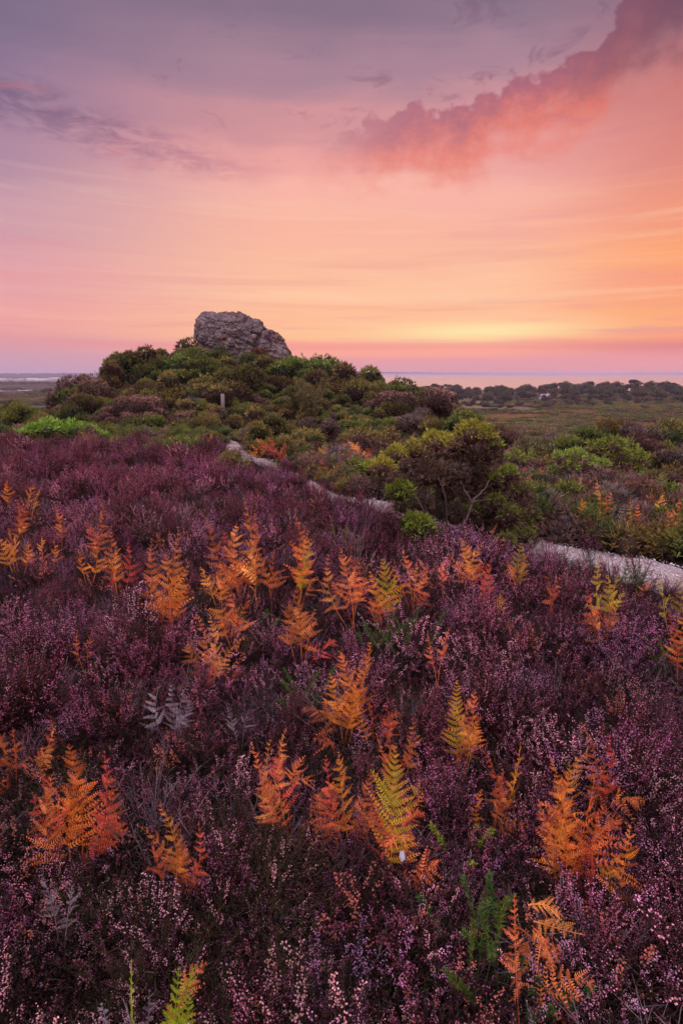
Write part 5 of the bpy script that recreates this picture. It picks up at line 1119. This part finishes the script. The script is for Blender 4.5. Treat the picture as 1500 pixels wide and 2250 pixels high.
# grass
def grass_things():
    ms = [grass_mesh(701 + i, 70, .42, c, .38, .0024) for i, c in enumerate([(.40, .26, .10), (.20, .13, .065), (.17, .13, .06)])]
    L_ = [(200, 1003, .0, 1.5, 0, 'single straw-coloured grass tuft at the back of the heather on the left'), (775, 1090, .0, .55, 0, 'short golden grass on the far edge of the middle path bend'), (800, 1092, .0, .6, 0, 'golden grass tuft right at the bend of the path left of the big gorse'),
          (818, 1085, 0, .75, 1, 'brown grass under the left side of the big gorse'), (480, 985, 0, 1.0, 1, 'pale grass beside the path where it climbs to the mound'), (1265, 1190, 0, .9, 1, 'brown grass at the far path edge under the golden bracken'), (1295, 1185, 0, 1.0, 1, 'thick brown grass below the golden bracken'),
          (1245, 1165, 0, .9, 2, 'greenish dry grass left of the golden bracken'), (1325, 1175, 0, .8, 2, 'dry grass clump right of the golden bracken'), (1225, 1085, 0, 1.0, 1, 'tall dry stalks in front of the mossy-green gorse'), (1260, 1080, 0, .9, 1, 'tall straw stalks under the dark rust bracken'),
          (1440, 1140, 0, .8, 0, 'straw grass heads near the right edge beyond the path'), (1375, 1165, 0, .8, 1, 'brown grass between path and slim yellow-green bracken'), (1350, 1200, 0, .8, 1, 'dark brown grass at the bend of the far path edge'),
          (745, 1060, 0, .8, 2, 'dull grass behind the middle path bend'), (840, 1080, 0, .9, 1, 'reddish grass clump against the big gorse'), (1490, 1660, .2, .5, 2, 'dry grass wisps in the heather at the right edge')]
    pr = None
    for (u, v, lift, s, k, lab) in L_:
        o = bpy.data.objects.new('grass_tuft', ms[k]) if pr is None else pr.copy()
        pr = pr or o; o.data = ms[k]; sc.collection.objects.link(o); place(o, u, v, lift, s, random.uniform(0, 6)); tag(o, lab, 'grass tuft', 'dry grass tufts')
grass_things()
# green gorse seedlings in the heather
def seedling(u, v, h, w, n, label, lift=.16, col=(.07, .14, .03), seed=1):
    r = np.random.default_rng(seed); p, t = hit(u, v, lift); root = empty('gorse_seedling', (p[0], p[1], float(hgt(p[0], p[1])))); tag(root, label, 'gorse seedling', 'green gorse seedlings in the heather')
    h *= .78
    for i in range(n):
        a = r.uniform(0, 6.28); x0 = r.uniform(-1, 1) * w; y0 = r.uniform(-.7, .7) * w; b = np.array([x0, y0, 0.0]); e = b + np.array([math.cos(a) * h * .55, math.sin(a) * h * .55, h * r.uniform(.7, 1.1)])
        g = G(); Q = bez(b, (b + e) / 2 + np.array([0, 0, h * .1]), e, 10); tube(g, Q, np.linspace(.002, .001, 10), (.06, .09, .03), 4)
        m = 230; tt = r.uniform(.25, 1, m) ** .7; P = np.stack([np.interp(tt, np.linspace(0, 1, 10), Q[:, k]) for k in range(3)], 1)
        spikes(g, P, r.normal(0, .8, (m, 3)) + unit(e - b) * 1.0, r.uniform(.010, .022, m), .0014, np.array(col) * r.uniform(.6, 1.5, m)[:, None], r); g.build('shoot', M_GORSE, root)
seedling(655, 1525, .30, .07, 6, 'green gorse seedling in the heather left of the amber bracken', seed=1)
seedling(850, 1395, .32, .10, 9, 'thick clump of green gorse shoots in the middle heather', seed=2)
seedling(905, 1385, .32, .12, 9, 'green gorse shoots just right of the thick middle clump', seed=3)
seedling(740, 1178, .30, .10, 7, 'pale yellowish gorse seedling in the heather below the path bend', col=(.16, .17, .05), seed=4)
seedling(1065, 2030, .26, .07, 9, 'dark green gorse seedling left of the hanging salmon bracken', seed=5)
seedling(1090, 2110, .26, .07, 8, 'mossy green shoots under the hanging salmon bracken', col=(.08, .12, .02), seed=6)
seedling(1240, 2160, .24, .08, 8, 'dark green seedling to the right of the hanging salmon bracken', col=(.045, .11, .03), seed=7)
seedling(1270, 1680, .22, .05, 4, 'tiny green seedling behind the rust-red bracken', seed=8)
seedling(1425, 1640, .2, .05, 5, 'tiny green seedling in the heather near the right edge', seed=9)
seedling(560, 1345, .26, .05, 5, 'green sprig between the leaning orange and long rust bracken', seed=10)
seedling(1020, 1820, .2, .03, 4, 'small yellow-green sprig left of the bright orange bracken pair', col=(.26, .34, .03), seed=11)
seedling(1440, 1420, .26, .07, 5, 'olive seedling in the heather below the path on the right', col=(.15, .16, .04), seed=12)
# birch-like sapling on the mound
def sapling():
    r = np.random.default_rng(91); x, y = BIRCH_XY; root = empty('birch_sapling', (x, y, float(hgt(x, y)))); tag(root, 'thin feathery olive birch sapling on the mound slope right of the post', 'tree')
    gt = G(); gc = G(); H = 118 * hit(682, 932, .25)[1] / FPX
    for k in range(9):
        a = r.uniform(0, 6.28); e = np.array([math.cos(a) * r.uniform(.08, .45) * H, math.sin(a) * r.uniform(.08, .4) * H, H * r.uniform(.65, .95)]); Q = bez(np.zeros(3), np.array([e[0] * .25, e[1] * .25, e[2] * .6]), e, 9)
        tube(gt, Q, np.linspace(.03, .006, 9), (.17, .13, .12), 5)
        for j in range(26):
            i = r.integers(2, 9); s = Q[i]; d = unit(r.normal(0, .8, 3) + np.array([e[0] * .4, e[1] * .4, .7])); ee = s + d * r.uniform(.10, .24) * H; tube(gc, np.array([s, (s + ee) / 2 + r.normal(0, .03, 3), ee]), [.006, .004, .002], (.11, .085, .06), 3)
            m = 34; tt = r.uniform(.1, 1, m)[:, None]; spikes(gc, s + (ee - s) * tt + r.normal(0, .035, (m, 3)), r.normal(0, 1, (m, 3)), .055, .011, np.array((.15, .125, .045)) * r.uniform(.6, 1.3, m)[:, None], r)
    gt.build('trunk', M_BARK, root); gc.build('crown', M_LEAF, root)
sapling()
# dead shrub
def dead_shrub(u, v, H, label, seed, col=(.10, .085, .085), W=.8):
    r = np.random.default_rng(seed); p, t = hit(u, v, .1); root = empty('dead_shrub', (p[0], p[1], float(hgt(p[0], p[1])))); tag(root, label, 'shrub'); g = G(); gt = G()
    def grow(s, d, L, rad, dep):
        e = s + d * L; m = (s + e) / 2 + r.normal(0, .08 * L, 3); tube(g if dep > 0 else gt, bez(s, m, e, 5), np.linspace(rad, rad * .6, 5), np.array(col) * r.uniform(.7, 1.4), 4 if dep < 2 else 3)
        if dep < 4:
            for k in range(3 if dep else 5): grow(s + (e - s) * r.uniform(.45, 1), unit(d + r.normal(0, .6, 3) + np.array([0, 0, .1])), L * r.uniform(.5, .75), rad * .55, dep + 1)
    for k in range(3): grow(np.zeros(3), unit(np.array([r.normal(0, W), r.normal(0, W), 1.2])), H * .45, H * .022, 0)
    g.build('twig', M_BARK, root); gt.build('trunk', M_BARK, root)
dead_shrub(1455, 1075, .62, 'bare dark dead shrub with twisted twigs near the right edge', 5)
dead_shrub(415, 900, .9, 'grey dead shrub on the mound slope left of the post', 6, (.12, .10, .10))
dead_shrub(1385, 1090, .4, 'low grey tangle of dead twigs below the rounded gorse cushion', 7, (.16, .14, .15))
# heather on the boulder, shrub in front of it
def rock_plants():
    r = np.random.default_rng(97)
    for (u, v, rad, col, lab) in [(587, 744, .26, np.array((.22, .07, .17)), 'purple heather cushion growing in the crack of the boulder'), (592, 757, .22, np.array((.16, .07, .07)), 'dull reddish heather cushion below the purple one on the boulder'),
                                  (508, 741, .2, np.array((.17, .08, .05)), 'brown plant tuft on the face of the boulder')]:
        c, t = at(u, v, 42.05); g = G(); clump(g, np.zeros(3), rad, 260, .1, .014, col, col * .5, r, -.2, True, 3); o = g.build('heather_cushion', M_GORSE, None, False, c); tag(o, lab, 'heather', 'plants growing on the boulder')
    for (u, v, Y, rad, kind, lab) in [(488, 792, 40.2, .8, DKGREEN * 1.6, 'rounded dark olive gorse dome against the left foot of the boulder'), (575, 798, 40.0, .75, RUST * .75, 'rust-brown dead gorse in front of the boulder'), (612, 806, 40.0, .6, RUST * .7, 'small rust-brown shrub at the right foot of the boulder'), (548, 812, 39.5, .55, RUST * .75, 'low rust shrub below the middle of the boulder')]:
        c, t = at(u, v, Y); root = empty('gorse_bush', (c[0], Y, float(hgt(c[0], Y)))); tag(root, lab, 'gorse bush'); g = G()
        for k in range(6): clump(g, c - np.array(root.location) + r.normal(0, .35, 3) * rad, rad * r.uniform(.45, .7), 300, .13, .02, kind, kind * .6, r, 0, True, 3)
        g.build('foliage', M_GORSE, root); g = G(); tube(g, [(0, 0, -.1), tuple((c - np.array(root.location)) * .5), tuple((c - np.array(root.location)) * .9)], [.06, .05, .03], (.1, .08, .07), 5); g.build('trunk', M_BARK, root)
rock_plants()
# gravel on the path (stuff)
def gravel():
    import bmesh
    r = np.random.default_rng(103); ms = []
    gm = veg_mat('gravel', 0, .9, True)
    for k in range(3):
        g = G(); a = np.array([[1, 0, 0], [-1, 0, 0], [0, 1, 0], [0, -1, 0], [0, 0, .7], [0, 0, -.5]]) * r.uniform(.7, 1.2, (6, 1)) + r.normal(0, .12, (6, 3))
        g.add(a * .012, [[0, 2, 4], [2, 1, 4], [1, 3, 4], [3, 0, 4], [2, 0, 5], [1, 2, 5], [3, 1, 5], [0, 3, 5]], (.6, .57, .58)); ms.append(g.mesh('pebble', gm))
    n = 5200; i = (r.uniform(0, 1, n) ** 1.3 * (len(PC) - 2)).astype(int); T = unit(np.gradient(PC, axis=0)); N = np.stack([-T[:, 1], T[:, 0]], 1); t = r.uniform(0, 1, n)[:, None]
    xy = PC[i] * (1 - t) + PC[i + 1] * t + N[i] * (r.uniform(-1, 1, n) * PHW[i])[:, None]; s = r.lognormal(-.85, .5, n); v = r.uniform(.35, 1.25, n)
    scatter('gravel', ms, np.stack([xy[:, 0], xy[:, 1], hgt(xy[:, 0], xy[:, 1]) + .03], 1), r.uniform(0, 6, (n, 3)), np.stack([s, s, s], 1), r.integers(0, 3, n), np.stack([v, v, v * 1.02], 1))
gravel()

# ------------------------------------------------------------------ haze
def haze():
    g = G(); box(g, -46000, 46000, -46000, 46000, -23.5, 8.5); m = bpy.data.materials.new('haze'); m.use_nodes = True; nt = m.node_tree; nt.nodes.clear()
    pv = nt.nodes.new('ShaderNodeVolumePrincipled'); out = nt.nodes.new('ShaderNodeOutputMaterial'); nt.links.new(pv.outputs[0], out.inputs['Volume'])
    pv.inputs['Color'].default_value = (.74, .68, .90, 1); pv.inputs['Density'].default_value = 1.9e-4; pv.inputs['Anisotropy'].default_value = 0.0
    pv.inputs['Density Attribute'].default_value = ''; pv.inputs['Temperature Attribute'].default_value = ''
    try: m.cycles.homogeneous_volume = True
    except Exception: pass
    tag(g.build('haze', m), kind='stuff')
haze()
